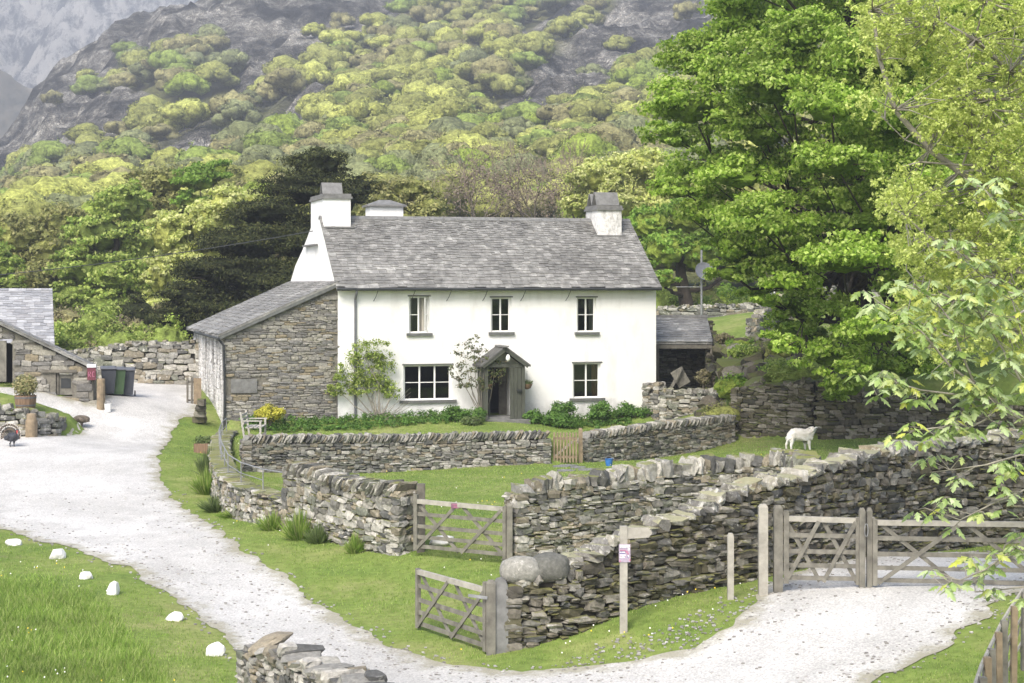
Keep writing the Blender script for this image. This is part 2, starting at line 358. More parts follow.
def grow(a, b, st, lim, r=1.08):
    out = [a]; s_ = st
    while out[-1] < b: s_ = min(s_*r, lim); out.append(out[-1]+s_)
    return np.array(out[1:])
xs = np.arange(-24, 30, .25); xs = np.concatenate([-grow(24, 520, .25, 4)[::-1], xs, grow(30, 640, .25, 4)])
ys = np.concatenate([np.array([-400, -200, -100, -50, -20, 0, 8, 13, 16]), np.arange(18, 82, .25), grow(82, 118, .25, .6)])
ys2 = np.concatenate([ys[-1:], grow(ys[-1], 660, .6, 2.0), grow(662, 960, 2, 8)])
def sheet(name, xs, ys, mat, extra=0):
    X, Y = np.meshgrid(xs, ys); Z = H(X.ravel(), Y.ravel()); nx, ny = len(xs), len(ys)
    i = np.arange((ny-1)*nx).reshape(ny-1, nx)[:, :-1].ravel()
    m = MB(); m.add(np.stack([X.ravel(), Y.ravel(), Z], 1), np.stack([i, i+1, i+nx+1, i+nx], 1)); o = m.build(name, mat, None, True); tag(o, kind='structure'); return o, X, Y
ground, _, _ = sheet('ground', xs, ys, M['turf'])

n = NT('fell_rock_and_scrub'); rk = n.attr('rock'); pz = n.pos(); sx = n.n('ShaderNodeSeparateXYZ'); n.l(pz, sx.inputs[0])
f = n.noise(.045, 7, .74, st=(1, 1, 2.0)); f2 = n.noise(.3, 7, .75, st=(1, 1, .45))
c = n.ramp(f, [(.38, (.036, .036, .036)), (.46, (.09, .088, .082)), (.52, (.20, .19, .17)), (.60, (.44, .42, .375))])
c = n.mix(.9, c, n.ramp(f2, [(.34, .3), (.5, .9), (.62, 1.6)]), 'MULTIPLY')
vo = n.n('ShaderNodeTexVoronoi', feature='DISTANCE_TO_EDGE'); mp = n.n('ShaderNodeMapping'); mp.inputs['Scale'].default_value = (.22, .22, .10); mp.inputs['Rotation'].default_value = (0, .5, 0); wv = n.n('ShaderNodeVectorMath', operation='ADD'); nn = n.n('ShaderNodeTexNoise'); nn.inputs['Scale'].default_value = .15; nn.inputs['Detail'].default_value = 4; n.l(n.pos(), nn.inputs['Vector']); sc2 = n.n('ShaderNodeVectorMath', operation='SCALE'); sc2.inputs['Scale'].default_value = 16; n.l(nn.outputs['Color'], sc2.inputs[0]); n.l(n.pos(), wv.inputs[0]); n.l(sc2.outputs[0], wv.inputs[1]); n.l(wv.outputs[0], mp.inputs[0]); n.l(mp.outputs[0], vo.inputs['Vector'])
c = n.mix(.85, c, n.ramp(vo.outputs['Distance'], [(0, .25), (.10, .9), (.3, 1.15)]), 'MULTIPLY'); f2 = n.math('ADD', f2, n.math('MULTIPLY', vo.outputs['Distance'], 1.5))
ledge = n.ramp(n.math('ADD', n.upness(), n.math('MULTIPLY', n.noise(.12, 4, .6), .5)), [(1.12, 0.0), (1.25, 1.0)])
c = n.mix(n.math('MULTIPLY', ledge, .7), c, (.10, .095, .045))
sc_ = n.ramp(n.noise(.07, 5, .7), [(.35, (.11, .125, .045)), (.6, (.19, .19, .075))])
M['fell'] = n.finish(n.mix(rk, sc_, c), .95, f2, 1.0, 1.2, .1)
xs2 = np.concatenate([np.arange(-500, -222, 8), np.arange(-222, 222, 1.6), np.arange(222, 660, 8)])
hill, X, Y = sheet('hillside', xs2, ys2, M['fell'])
at = hill.data.attributes.new('rock', 'FLOAT', 'POINT'); at.data.foreach_set('value', rockmask_xy(X.ravel(), Y.ravel()))

# far mountains
def mountain(name, cols, D0, D1, mat, amp, scale, seed):
    pxs = np.linspace(cols[0][0], cols[-1][0], 260); top = np.interp(pxs, [c[0] for c in cols], [c[1] for c in cols]); ts = np.linspace(0, 1, 150)
    V = []
    for t in ts:
        D = D0+(D1-D0)*t*.7; zt = CZ+(HY-top)/F*(D0+(D1-D0)*.7); z = -5+(zt+5)*t**1.15 if t < 1 else zt
        V.append(np.stack([(pxs-512)/F*D, np.full_like(pxs, D), z+0*pxs], 1))
    V = np.array(V); back = V[-1].copy(); back[:, 1] = D1*1.25; back[:, 2] = -5; V = np.concatenate([V, back[None]])
    k = np.concatenate([smooth(0, .15, ts), [0]])[:, None]
    V[..., 2] += amp*k*((1-np.abs(vnoise(V[..., 0]/scale, V[..., 1]/scale/2, seed, 6)*2))-.5)
    nx = V.shape[1]; i = np.arange((V.shape[0]-1)*nx).reshape(-1, nx)[:, :-1].ravel()
    m = MB(); m.add(V, np.stack([i, i+1, i+nx+1, i+nx], 1)); return tag(m.build(name, mat, None, True), kind='structure')
n = NT('pale_mountain_scree'); f = n.noise(.06, 10, .8, st=(1, .3, .5)); c = n.ramp(f, [(.42, (.04, .045, .055)), (.48, (.34, .33, .31)), (.54, (.75, .72, .66))])
M['scree'] = n.finish(c, .95, f, 1.0, 30, .1)
n = NT('dark_heather_hill'); f = n.noise(.03, 7, .7); c = n.ramp(f, [(.4, (.045, .05, .045)), (.56, (.11, .10, .08)), (.66, (.22, .20, .17))])
M['heather'] = n.finish(c, .95, f, 1.0, 3, .1)
mountain('mountain', [(-500, -60), (0, -50), (200, -40), (600, -30), (1300, -60)], 1150, 2000, M['scree'], 70, 120, 5)
mountain('distant_hill', [(-500, 40), (-100, 58), (0, 70), (20, 82), (38, 92), (60, 118), (110, 160), (240, 200)], 850, 1080, M['heather'], 10, 40, 8)

# ------------------------------------------------------------ track and yard of pale gravel
road_px = [(-40, 520), (0, 530), (75, 550), (130, 570), (190, 610), (245, 657), (262, 674)]
road_w = [G(*q)[:2] for q in road_px]+[np.array([-3.2, 24]), np.array([-2, 20]), np.array([0, 10]), np.array([5.5, 10]), np.array([4.6, 22])]
road_w += [G(*q)[:2] for q in [(868, 682), (905, 670), (960, 638), (990, 610), (1012, 593)]]
road_w += [XY(1080, 30.5), XY(1120, 36), XY(965, 37.5), XY(890, 36.4), XY(825, 34.2), XY(772, 32.2), XY(757, 30.6)]
road_w += [G(*q)[:2] for q in [(733, 622), (690, 650), (622, 664), (560, 670), (500, 671), (455, 668), (400, 650), (350, 625), (300, 590), (250, 555), (200, 520),
           (168, 490), (158, 465), (164, 447), (174, 428), (184, 417)]]
road_w += [XY(199, 67), XY(196, 76), XY(120, 76), XY(106, 68), XY(94, 65.7), XY(-60, 65.8), XY(-60, 64.0), XY(30, 64.1), XY(62, 63.9), XY(80, 62.8), XY(60, 61.6), XY(34, 60.4), XY(-60, 60.3)]
ROAD = np.array(road_w)
def road_sdf(x, y):
    pts = np.stack([np.ravel(x), np.ravel(y)], 1); d = poly_sdf(pts, ROAD)
    return (d+.22*vnoise(pts[:, 0]*1.3, pts[:, 1]*1.3, 4, 4)+.10*vnoise(pts[:, 0]*6, pts[:, 1]*6, 14, 2)).reshape(np.shape(x))
def clipped_sheet(name, fn, x0, x1, y0, y1, st, lift, mat, attr=None):
    gx = np.arange(x0, x1, st); gy = np.arange(y0, y1, st); X, Y = np.meshgrid(gx, gy); S = fn(X, Y).ravel()
    nx = len(gx); vx = X.ravel(); vy = Y.ravel(); idx = {}; verts = []; sv = []; faces = []
    def gv(i):
        if i not in idx: idx[i] = len(verts); verts.append((vx[i], vy[i])); sv.append(S[i])
        return idx[i]
    def ev(i, j):
        k = (min(i, j), max(i, j))
        if k not in idx: t = S[i]/(S[i]-S[j]); idx[k] = len(verts); verts.append((vx[i]+(vx[j]-vx[i])*t, vy[i]+(vy[j]-vy[i])*t)); sv.append(0.0)
        return idx[k]
    c = np.arange((len(gy)-1)*nx).reshape(-1, nx)[:, :-1].ravel(); cells = np.stack([c, c+1, c+nx+1, c+nx], 1); cnt = (S[cells] < 0).sum(1)
    for q in cells[cnt > 0]:
        ring = []
        for a in range(4):
            i, j = q[a], q[(a+1) % 4]
            if S[i] < 0: ring.append(gv(i))
            if (S[i] < 0) != (S[j] < 0): ring.append(ev(i, j))
        if len(ring) > 2: faces.append(tuple(ring))
    v = np.array(verts); z = H(v[:, 0], v[:, 1])
    m = MB(); m.add(np.column_stack([v, z+lift]), faces); o = m.build(name, mat, None, True); tag(o, kind='structure')
    at = o.data.attributes.new('edge', 'FLOAT', 'POINT'); at.data.foreach_set('value', np.clip(-np.array(sv), 0, 2)/1.0); at = o.data.attributes.new('dist', 'FLOAT', 'POINT'); at.data.foreach_set('value', np.clip(-np.array(sv), 0, 5)/5)
    return o
track = clipped_sheet('track', road_sdf, -24, 16, 16, 78, .16, .014, M['gravel'])

# ------------------------------------------------------------ dry-stone work
_T = np.array([[x, y, z] for x in (-1, 0, 1) for y in (-1, 0, 1) for z in (-1, 0, 1) if (x, y, z) != (0, 0, 0)], float)
_id = {tuple(int(q) for q in t): i for i, t in enumerate(_T)}
_TF = []
for ax in range(3):
    o1, o2 = (ax+1) % 3, (ax+2) % 3
    for sg in (-1, 1):
        for a in (-1, 0):
            for b in (-1, 0):
                q = []
                for da, db in ((0, 0), (1, 0), (1, 1), (0, 1)):
                    t = [0, 0, 0]; t[ax] = sg; t[o1] = a+da; t[o2] = b+db; q.append(_id[tuple(t)])
                _TF.append(q if sg > 0 else q[::-1])
_TF = np.array(_TF); _nz = (np.abs(_T).sum(1)-1)
_TR = _T*(1-np.array([0, .05, .15])[_nz.astype(int)])[:, None]
def add_stones(mb, Cc, Hs, Rm, rs, jit=.16, round_=1.0, m=0):
    """rough stones: centres (n,3), half sizes (n,3), frames (n,3,3)"""
    Cc = np.asarray(Cc, float); k = len(Cc)
    if k == 0: return
    t = (_T*(1-round_)+_TR*round_)[None]+rs.uniform(-jit, jit, (k, 26, 3))
    v = np.einsum('kij,kvj->kvi', np.asarray(Rm, float), t*np.asarray(Hs, float)[:, None, :])+Cc[:, None, :]
    f = (_TF[None]+26*np.arange(k)[:, None, None]).reshape(-1, 4)
    mb.add(v.reshape(-1, 3), f, m)

class Path:
    """plan line of a wall with the height of its foot and of its top"""
    def __init__(s, pts):
        s.p = np.array(pts, float); d = np.linalg.norm(np.diff(s.p[:, :2], axis=0), axis=1); s.s = np.concatenate([[0], np.cumsum(d)]); s.L = s.s[-1]
    def at(s, t):
        t = np.asarray(t, float); q = np.stack([np.interp(t, s.s, s.p[:, i]) for i in range(4)], -1)
        e = .25; a = np.stack([np.interp(np.clip(t-e, 0, s.L), s.s, s.p[:, i]) for i in (0, 1)], -1); b = np.stack([np.interp(np.clip(t+e, 0, s.L), s.s, s.p[:, i]) for i in (0, 1)], -1)
        tg = b-a; tg /= np.linalg.norm(tg, axis=-1, keepdims=True)+1e-9
        return q, tg
def face_courses(mb, path, off, rs, course, length, depth, sgn, batter=0, holes=(), flat=False, jit=.16, ztop=None, s0=0, s1=None, rough=.03, m=0):
    """courses of stones on one face; off = distance of the face from the centre line"""
    s1 = path.L if s1 is None else s1; Hmax = (path.p[:, 3]-path.p[:, 2]).max(); z = -.12; Cc = []; Hs = []; Rm = []
    zmin = path.p[:, 2].min() if flat else 0
    Hm = (path.p[:, 3].max()-zmin) if flat else Hmax
    while z < Hm:
        ch = rs.uniform(*course); t = s0-rs.uniform(0, length[0])
        while t < s1:
            l = rs.uniform(*length)*(1 if rs.rand() > .12 else 1.5); mid = t+l/2; hh = ch*rs.uniform(.72, 1.3)
            if rs.rand() < .22 and ch > course[0]*1.3 and l < length[1]*.8: parts = [(z, ch*.5), (z+ch*.5, ch*.5)]
            else: parts = [(z, hh)]
            t += l
            if mid < s0+.02 or mid > s1-.02: continue
            q, tg = path.at(mid)
            for (zz, h) in parts:
                zc = (zmin if flat else q[2])+zz+h/2
                if zc+h*.3 > q[3] or zc < q[2]-.15: continue
                if any(a-.02 < mid+l*.35 and mid-l*.35 < b+.02 and c-.02 < zc+h*.3 and zc-h*.3 < d+.02 for a, b, c, d in holes): continue
                fr = (zc-q[2])/max(.1, q[3]-q[2]); o = off-batter*fr-depth/2+rs.uniform(-rough, rough)
                nrm = np.array([-tg[1], tg[0]])*sgn
                Cc.append([q[0]+nrm[0]*o, q[1]+nrm[1]*o, zc]); Hs.append([l/2*1.02, depth/2, h/2*1.03])
                a = rs.normal(0, .05); ca, sa = math.cos(a), math.sin(a)
                T3 = np.array([tg[0]*ca, tg[1]*ca, sa]); N3 = np.array([nrm[0], nrm[1], rs.normal(0, .06)]); U = np.cross(T3, N3); U /= np.linalg.norm(U); U *= np.sign(U[2]); N3 = np.cross(U, T3)
                Rm.append(np.stack([T3, N3, U], 1))
        z += ch*.97
    add_stones(mb, Cc, Hs, Rm, rs, jit, 1.0, m)
def core(mb, path, th, batter, inset, m=1, top=-.06, holes=(), step=.5):
    """the dark inside of a wall, as butted blocks"""
    br = sorted(set([0, path.L]+list(path.s)+[a for h in holes for a in h[:2]]+list(np.arange(step, path.L, step))))
    br = [b for i, b in enumerate(br) if i == 0 or b-br[i-1] > .01]
    for a, b in zip(br[:-1], br[1:]):
        qa, ta = path.at(a); qb, tb = path.at(b); mid = (a+b)/2
        segs = [(None, None)]; hs = sorted([h for h in holes if h[0] < mid < h[1]], key=lambda h: h[2]); cuts = []; lo = None
        for h in hs: cuts.append((lo, h[2])); lo = h[3]
        cuts.append((lo, None))
        for lo, hi in cuts:
            v = []
            for (q, tg) in ((qa, ta), (qb, tb)):
                nr = np.array([-tg[1], tg[0]])
                for sg in (-1, 1):
                    for isup, lv in ((False, lo), (True, hi)):
                        z = (q[3]+top if isup else q[2]-.4) if lv is None else lv
                        fr = np.clip((z-q[2])/max(.1, q[3]-q[2]), 0, 1); o = th/2-inset-batter*fr
                        v.append([q[0]+nr[0]*o*sg, q[1]+nr[1]*o*sg, z])
            # order per box(): (end, side, low/high)
            mb.hexa(v, m)
def drystone(label, pts, th=.55, course=(.07, .16), length=(.14, .42), mat='stone_near', cope='rubble', cmat=None, seed=1, batter=.07, ends=(1, 1), group=None, jit=.17, cs=1.0, depth=.24, name='drystone_wall', cat='stone wall', rough=.03):
    rs = RS(seed); path = Path(pts); q0 = path.p[0]; t = thing(name, label, cat, (q0[0], q0[1], q0[2]), group)
    mb = MB(); core(mb, path, th, batter, .10)
    for sg in (1, -1): face_courses(mb, path, th/2, rs, course, length, depth, sg, batter, jit=jit, rough=rough)
    for e, on in zip((0, path.L), ends):
        if not on: continue
        q, tg = path.at(e); tg = tg*(1 if e else -1); nr = np.array([-tg[1], tg[0]]); z = q[2]-.1; Cc = []; Hs = []; Rm = []
        while z < q[3]-.05:
            ch = rs.uniform(*course)*1.25; o = -th/2
            while o < th/2-.05:
                l = rs.uniform(.18, .4); l = min(l, th/2-o)
                Cc.append([q[0]+nr[0]*(o+l/2)-tg[0]*.08, q[1]+nr[1]*(o+l/2)-tg[1]*.08, z+ch/2]); Hs.append([l/2, .14, ch/2]); o += l
                Rm.append(np.stack([[nr[0], nr[1], 0], [tg[0], tg[1], 0], [0, 0, 1]], 1))
            z += ch*.97
        add_stones(mb, Cc, Hs, Rm, rs, jit)
    mb.build('wall_body', [M[mat], M['joint']], t)
    if cope:
        cb = MB(); Cc = []; Hs = []; Rm = []; s_ = .05; tt = th-2*batter+.05
        while s_ < path.L-.03:
            if cope == 'slant': wd = rs.uniform(.045, .085)*cs; lean = rs.normal(.55, .1); hh = rs.uniform(.24, .32)*cs; dy = tt/2*rs.uniform(.9, 1.1); st_ = wd*1.25
            elif cope == 'upright': wd = rs.uniform(.10, .24)*cs; lean = rs.normal(.12, .12); hh = rs.uniform(.18, .32)*cs; dy = tt/2*rs.uniform(.8, 1.1); st_ = wd*.98
            elif cope == 'flat': wd = rs.uniform(.4, .7); lean = rs.normal(0, .02); hh = rs.uniform(.08, .11); dy = tt/2*1.15; st_ = wd
            else: wd = rs.uniform(.16, .42)*cs; lean = rs.normal(0, .15); hh = rs.uniform(.12, .25)*cs; dy = tt/2*rs.uniform(.75, 1.1); st_ = wd*.93
            q, tg = path.at(s_+wd/2); nr = np.array([-tg[1], tg[0]]); o = rs.uniform(-.03, .03)
            T3 = np.array([tg[0]*math.cos(lean), tg[1]*math.cos(lean), math.sin(-lean)]); N3 = np.array([nr[0], nr[1], 0]); U = np.cross(T3, N3)
            zc = q[3]+hh/2-.07
            Cc.append([q[0]+nr[0]*o, q[1]+nr[1]*o, zc]); Hs.append([wd/2, dy, hh/2]); Rm.append(np.stack([T3, N3, U], 1)); s_ += st_
            if cope == 'rubble' and rs.rand() < .5:
                o2 = rs.choice([-1, 1])*tt*.28; Cc.append([q[0]+nr[0]*o2, q[1]+nr[1]*o2, zc+rs.uniform(.0, .08)]); Hs.append([wd*.35, .13, hh*.4]); Rm.append(Rm[-1])
        add_stones(cb, Cc, Hs, Rm, rs, jit*(.7 if cope == 'flat' else 1.1)); cb.build('coping', M[cmat or mat], t)
    return t, path
def wp(px, D, ytop, foot=None):
    p = XY(px, D); zb = hz(p[0], p[1]) if foot is None else foot; return (p[0], p[1], zb, CZ-(ytop-HY)/F*D)

# front wall along the yard, with boulders on its end by the gatepost
foot = lambda px, D: min(hz(*XY(px, D+.4)), hz(*XY(px, D-.4)))
def wpg(px, D, ytop): return wp(px, D, ytop, hz(*XY(px, D-.55))-.03)
def wpf(px, D, ytop): return wp(px, D, ytop, foot(px, D))
wallC, pC = drystone('dark mossy rubble wall with pale lichened top, rising from the boulders behind the signpost to the right', [wpf(507, 30.3, 586), wpf(560, 30.4, 572), wpf(585, 30.6, 557), wpf(628, 31.2, 536), wpf(680, 31.9, 517), wpf(735, 32.7, 492), wpf(790, 33.9, 478), wpf(825, 34.9, 466), wpf(872, 36.4, 454), wpf(931, 38, 446), wpf(968, 39, 441), wpf(1100, 41, 430)],
    .7, (.06, .17), (.11, .38), 'stone_front', 'rubble', 'cope_front', 11, .10, jit=.22, cs=1.0, depth=.3, rough=.05)
bm = MB(); rs = RS(5)
def boulder(label, c, h, seed, group, mat='stone_near', name='boulder', cat='boulder', rotz=0, nse=.12, cuts=0):
    import bmesh
    b = bmesh.new(); bmesh.ops.create_icosphere(b, subdivisions=4 if cuts else 3, radius=1); v = np.array([q.co[:] for q in b.verts]); f = np.array([[x.index for x in q.verts] for q in b.faces]); b.free()
    d = v*(1+nse*1.3*vnoise(v[:, 0]*1.3+seed*7, v[:, 1]*1.3+v[:, 2]*1.7, seed, 3)[:, None]+.06*vnoise(v[:, 0]*5+v[:, 1]*4, v[:, 2]*7-v[:, 1]*3, seed+1, 3)[:, None]); 
    if cuts:
        rc = RS(seed+900)
        for _ in range(cuts):
            q = rc.normal(size=3); q[2] = abs(q[2])*.8; q /= np.linalg.norm(q); k = rc.uniform(.62, .85); o_ = d@q-k; d = d-np.maximum(o_, 0)[:, None]*q*.93
        d = d*np.array(h)
    else: d = np.sign(d)*np.abs(d)**.82*np.array(h)
    cr, sr = math.cos(rotz), math.sin(rotz)
    d = d@np.array([[cr, sr, 0], [-sr, cr, 0], [0, 0, 1]]); m = MB(); m.add(d, f); o = m.build(name, M[mat], None, not cuts); o.location = [float(q) for q in c]; return tag(o, label, cat, group)
x_, y_ = XY(521, 30.3); boulder('pale rounded grey boulder capping the wall end beside the gatepost', (x_, y_, P(0, 570, 30.3)[2]), (.37, .32, .23), 3, 'boulders on the wall end', 'boulder_pale')
x_, y_ = XY(550, 30.4); boulder('larger dark domed boulder, right of the pale one on the wall end', (x_, y_, P(0, 568, 30.4)[2]), (.37, .36, .25), 4, 'boulders on the wall end', 'boulder')
# inner wall from the second gate, meeting the front wall
wallB, pB = drystone('grey field wall behind the front wall, starting at the far gate and capped with big upright stones', [wpf(513, 36.4, 494), wpf(560, 36.9, 486), wpf(600, 37.4, 482), wpf(640, 38, 477), wpf(700, 38.7, 470), wpf(750, 39.2, 464), wpf(786, 39.0, 462), wpf(800, 37.6, 464), wpf(806, 35.8, 468)],
    .62, (.06, .16), (.11, .32), 'stone_field', 'upright', 'stone_field', 12, .07, ends=(1, 0), jit=.19, cs=1.3)
# wall by the track: stepped, low part with rails then the raised part to the gate
wallD, pD = drystone('low cobbled wall curving down from the lean-to, topped by flat slabs and an iron rail', [(*XY(229, 63.5), hz(*XY(222, 63)), P(0, 430, 63.5)[2]), wp(222, 60, 437), wpf(219, 55, 446), wpf(221, 50, 459), wpf(228, 46.3, 474), wpf(246, 44, 486), wpf(270, 42.6, 492), wpf(294, 41.7, 500)],
    .6, (.09, .2), (.12, .3), 'stone_field', 'flat', 'stone_field', 13, .05, ends=(0, 0), jit=.22)
wallD2, pD2 = drystone('raised crumbling end of the trackside wall with tilted slabs on top, beside the far gate', [wpf(294, 41.6, 474), wpf(308, 41, 473), wpf(326, 40.2, 481), wpf(350, 39.4, 488), wpf(380, 38.4, 492), wpf(408, 37.8, 494)],
    .62, (.07, .18), (.12, .42), 'stone_field', 'slant', 'stone_field', 14, .05, jit=.2, cs=1.15)
# garden walls with slanted coping
gl = [wpg(px, D, yt) for px, D, yt in [(243, 54.6, 441), (300, 55.3, 441), (400, 56.7, 440), (480, 57.2, 438), (548, 57.6, 437)]]
wallG, pG = drystone('long garden wall left of the wooden wicket gate, coped with slanting slates', gl, .5, (.06, .14), (.11, .32), 'stone_garden', 'slant', 'stone_garden', 15, .05)
gr = [wpg(px, D, yt) for px, D, yt in [(583, 58.4, 438), (640, 60.6, 430), (690, 62.4, 424), (732, 63.9, 420)]]
wallG2, pG2 = drystone('garden wall right of the wicket gate, rising to the tall mossy wall', gr, .5, (.06, .14), (.11, .32), 'stone_garden', 'slant', 'stone_garden', 16, .05, ends=(1, 0))
# tall walls behind the field
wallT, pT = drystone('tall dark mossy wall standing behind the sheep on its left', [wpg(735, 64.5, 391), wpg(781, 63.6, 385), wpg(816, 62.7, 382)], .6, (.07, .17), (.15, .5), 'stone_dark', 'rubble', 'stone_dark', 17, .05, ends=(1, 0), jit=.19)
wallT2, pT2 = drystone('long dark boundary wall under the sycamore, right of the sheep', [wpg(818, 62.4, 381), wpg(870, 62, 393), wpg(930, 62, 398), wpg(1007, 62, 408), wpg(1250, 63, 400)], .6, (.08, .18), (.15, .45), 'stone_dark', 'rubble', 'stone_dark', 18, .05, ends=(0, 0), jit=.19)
wallY, pY = drystone('short pale yard wall beside the open shed, behind the garden', [wp(662, 67.6, 392), wp(700, 67.2, 392), wp(733, 66.0, 391)], .5, (.08, .18), (.15, .45), 'stone_field', 'rubble', 'cope_front', 19, .04)
wallY2, _ = drystone('stub of old wall at the right corner of the white house', [wp(647, 68.6, 384), wp(661, 68.2, 384)], .5, (.07, .15), (.2, .45), 'stone_garden', None, None, 20, .02)
# wall at the back of the yard
wallK, pK = drystone('big rubble wall across the back of the yard behind the wheelie bins', [wp(58, 76, 353), wp(100, 75.5, 351), wp(128, 75, 345), wp(165, 75, 344), wp(202, 75, 343)], .7, (.12, .28), (.2, .6), 'stone_field', 'rubble', 'stone_field', 21, .06, jit=.2)
# near wall stub at the bottom
wallE, pE = drystone('near end of a grey slate wall with heaped stones on top, at the bottom edge', [(*XY(258, 26.6), -1.35, P(0, 651, 26.6)[2]), (*XY(300, 25), -1.3, P(0, 657, 25)[2]), (*XY(345, 23.4), -1.3, P(0, 680, 23.4)[2]), (*XY(400, 21.6), -1.25, P(0, 706, 21.6)[2]), (*XY(470, 19), -1.2, P(0, 735, 19)[2])],
    .66, (.05, .12), (.12, .34), 'stone_garden', 'rubble', 'stone_garden', 22, .05, jit=.2, cs=.9)
x_, y_ = XY(271, 26.2); boulder('long rounded slate slab lying over the end of the near wall', (x_, y_, P(0, 641, 26.2)[2]), (.40, .24, .10), 6, None, 'stone_garden', 'cap_stone', 'stone', .5, .16, 5).rotation_euler = (.1, -.38, 0)
# low wall of the raised grass with the planter
wallI, _ = drystone('low wall of big blocks holding up the grass under the flower tub', [wp(-60, 60.2, 408, hz(*XY(-60, 59.5))), wp(0, 60.3, 408, hz(*XY(0, 59.6))), wp(27, 60.5, 412, hz(*XY(27, 59.8))), wp(50, 61.2, 418, hz(*XY(52, 60.6))), wp(59, 62.2, 421, hz(*XY(62, 61.8)))], .5, (.13, .22), (.25, .7), 'stone_near', 'rubble', 'stone_near', 23, .03, jit=.14)
# distant walls on the bank
wallR1, _ = drystone('broken wall stones along the crest of the bank under the sycamore', [wp(752, 74, 322), wp(772, 76, 302), wp(800, 79, 292), wp(850, 80, 280), wp(900, 80, 276)], .5, (.12, .25), (.2, .6), 'stone_field', 'rubble', 'cope_front', 24, .05, jit=.22)
wallR2, _ = drystone('distant low wall behind the satellite dish pole', [wp(640, 92, 312), wp(672, 92, 308), wp(740, 93, 306), wp(800, 93, 300)], .6, (.12, .25), (.3, .7), 'stone_field', 'rubble', 'stone_field', 25, .05, jit=.2)

# ------------------------------------------------------------ white farmhouse
n = NT('white_roughcast'); f = n.noise(7, 5, .6); f2 = n.noise(.8, 5, .7, st=(1, 1, .35)); x = n.n('ShaderNodeSeparateXYZ'); n.l(n.pos(), x.inputs[0])
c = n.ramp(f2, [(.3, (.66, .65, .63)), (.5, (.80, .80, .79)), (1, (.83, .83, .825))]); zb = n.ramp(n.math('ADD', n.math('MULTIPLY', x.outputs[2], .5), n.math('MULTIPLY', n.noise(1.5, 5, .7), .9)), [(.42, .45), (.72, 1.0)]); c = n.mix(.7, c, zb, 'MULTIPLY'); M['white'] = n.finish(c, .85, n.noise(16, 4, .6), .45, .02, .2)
n = NT('weathered_limewash'); f = n.noise(1.6, 6, .75, st=(1, 1, .3)); f1 = n.noise(9, 4, .6)
c = n.ramp(f, [(.36, (.16, .155, .14)), (.46, (.42, .41, .39)), (.58, (.72, .71, .69)), (1, (.80, .80, .78))]); c = n.mix(.5, c, n.ramp(f1, [(.3, .6), (.6, 1.1)]), 'MULTIPLY'); M['limewash'] = n.finish(c, .9, f1, .8, .03, .2)
n = NT('roof_slate'); isl = n.island(); f = n.noise(3.5, 5, .7); f2 = n.noise(.55, 5, .65)
c = n.ramp(isl, [(0, (.165, .162, .152)), (.2, (.19, .187, .175)), (.45, (.215, .212, .198)), (.65, (.18, .176, .165)), (.85, (.245, .24, .225))], 'CONSTANT')
c = n.mix(.8, c, n.ramp(f, [(.3, .5), (.52, 1.0), (.68, 1.75)]), 'MULTIPLY'); c = n.mix(.7, c, n.ramp(f2, [(.34, .6), (.5, 1.0), (.7, 1.35)]), 'MULTIPLY')
M['slate'] = n.finish(c, .7, f, .4, .008, .35)
n = NT('pale_roof_slate'); isl = n.island(); f = n.noise(3.5, 5, .7)
c = n.ramp(isl, [(0, (.22, .225, .24)), (.3, (.29, .295, .31)), (.6, (.34, .345, .36)), (.8, (.25, .25, .26))], 'CONSTANT'); c = n.mix(.6, c, n.ramp(f, [(.3, .7), (.7, 1.3)]), 'MULTIPLY'); M['slate_pale'] = n.finish(c, .7, f, .4, .008, .35)
M['slab'] = plain('grey_slate_slab', (.17, .17, .165), .8, .3, 5, .4); M['sill'] = plain('slate_sill', (.12, .125, .12), .75, .25, 6)
M['paint'] = plain('white_window_paint', (.78, .78, .76), .45, .05, 12, .1); M['gutter'] = plain('dark_gutter_iron', (.035, .038, .04), .5, .2, 5)
M['pipe'] = plain('grey_drainpipe', (.13, .135, .15), .5, .15, 5); M['room_shade'] = plain('room_wall_shade', (.03, .028, .025), .9, .1, 3)  # room walls near black: indoor shade is put into the colour
M['curtain'] = plain('cream_curtain', (.42, .40, .35), .9, .2, 9, .5, st=(12, 12, .3)); M['curtain_red'] = plain('russet_curtain', (.30, .15, .09), .9, .2, 9, .5, st=(12, 12, .3))
n = NT('window_glass'); g = n.n('ShaderNodeBsdfGlossy'); g.inputs['Roughness'].default_value = .03; g.inputs['Color'].default_value = (.9, .93, .95, 1)
tr = n.n('ShaderNodeBsdfTransparent'); tr.inputs[0].default_value = (.8, .83, .82, 1); fz = n.n('ShaderNodeFresnel'); fz.inputs['IOR'].default_value = 1.5; mx = n.n('ShaderNodeMixShader')
n.l(fz.outputs[0], mx.inputs[0]); n.l(tr.outputs[0], mx.inputs[1]); n.l(g.outputs[0], mx.inputs[2]); n.l(mx.outputs[0], n.out.inputs[0]); M['glass'] = n.mat
M['porch'] = plain('weathered_green_grey_boards', (.07, .075, .06), .8, .3, 5, .5, st=(6, 6, .6)); M['door'] = plain('sage_door_paint', (.17, .175, .155), .6, .15, 4)
M['oak'] = plain('silvered_oak', (.165, .157, .132), .85, .35, 5, .6, .006, st=(1.2, 1.2, 1)); M['oak_dark'] = plain('weathered_dark_timber', (.13, .12, .10), .85, .35, 5, .6, .006)
M['oak_pale'] = plain('pale_bleached_timber', (.33, .313, .272), .85, .22, 6, .5, .006); M['oak_tan'] = plain('tan_brown_timber', (.23, .18, .12), .85, .3, 5, .5, .006); M['iron'] = plain('grey_wrought_iron', (.24, .245, .25), .6, .3, 8, .2, metal=.3)

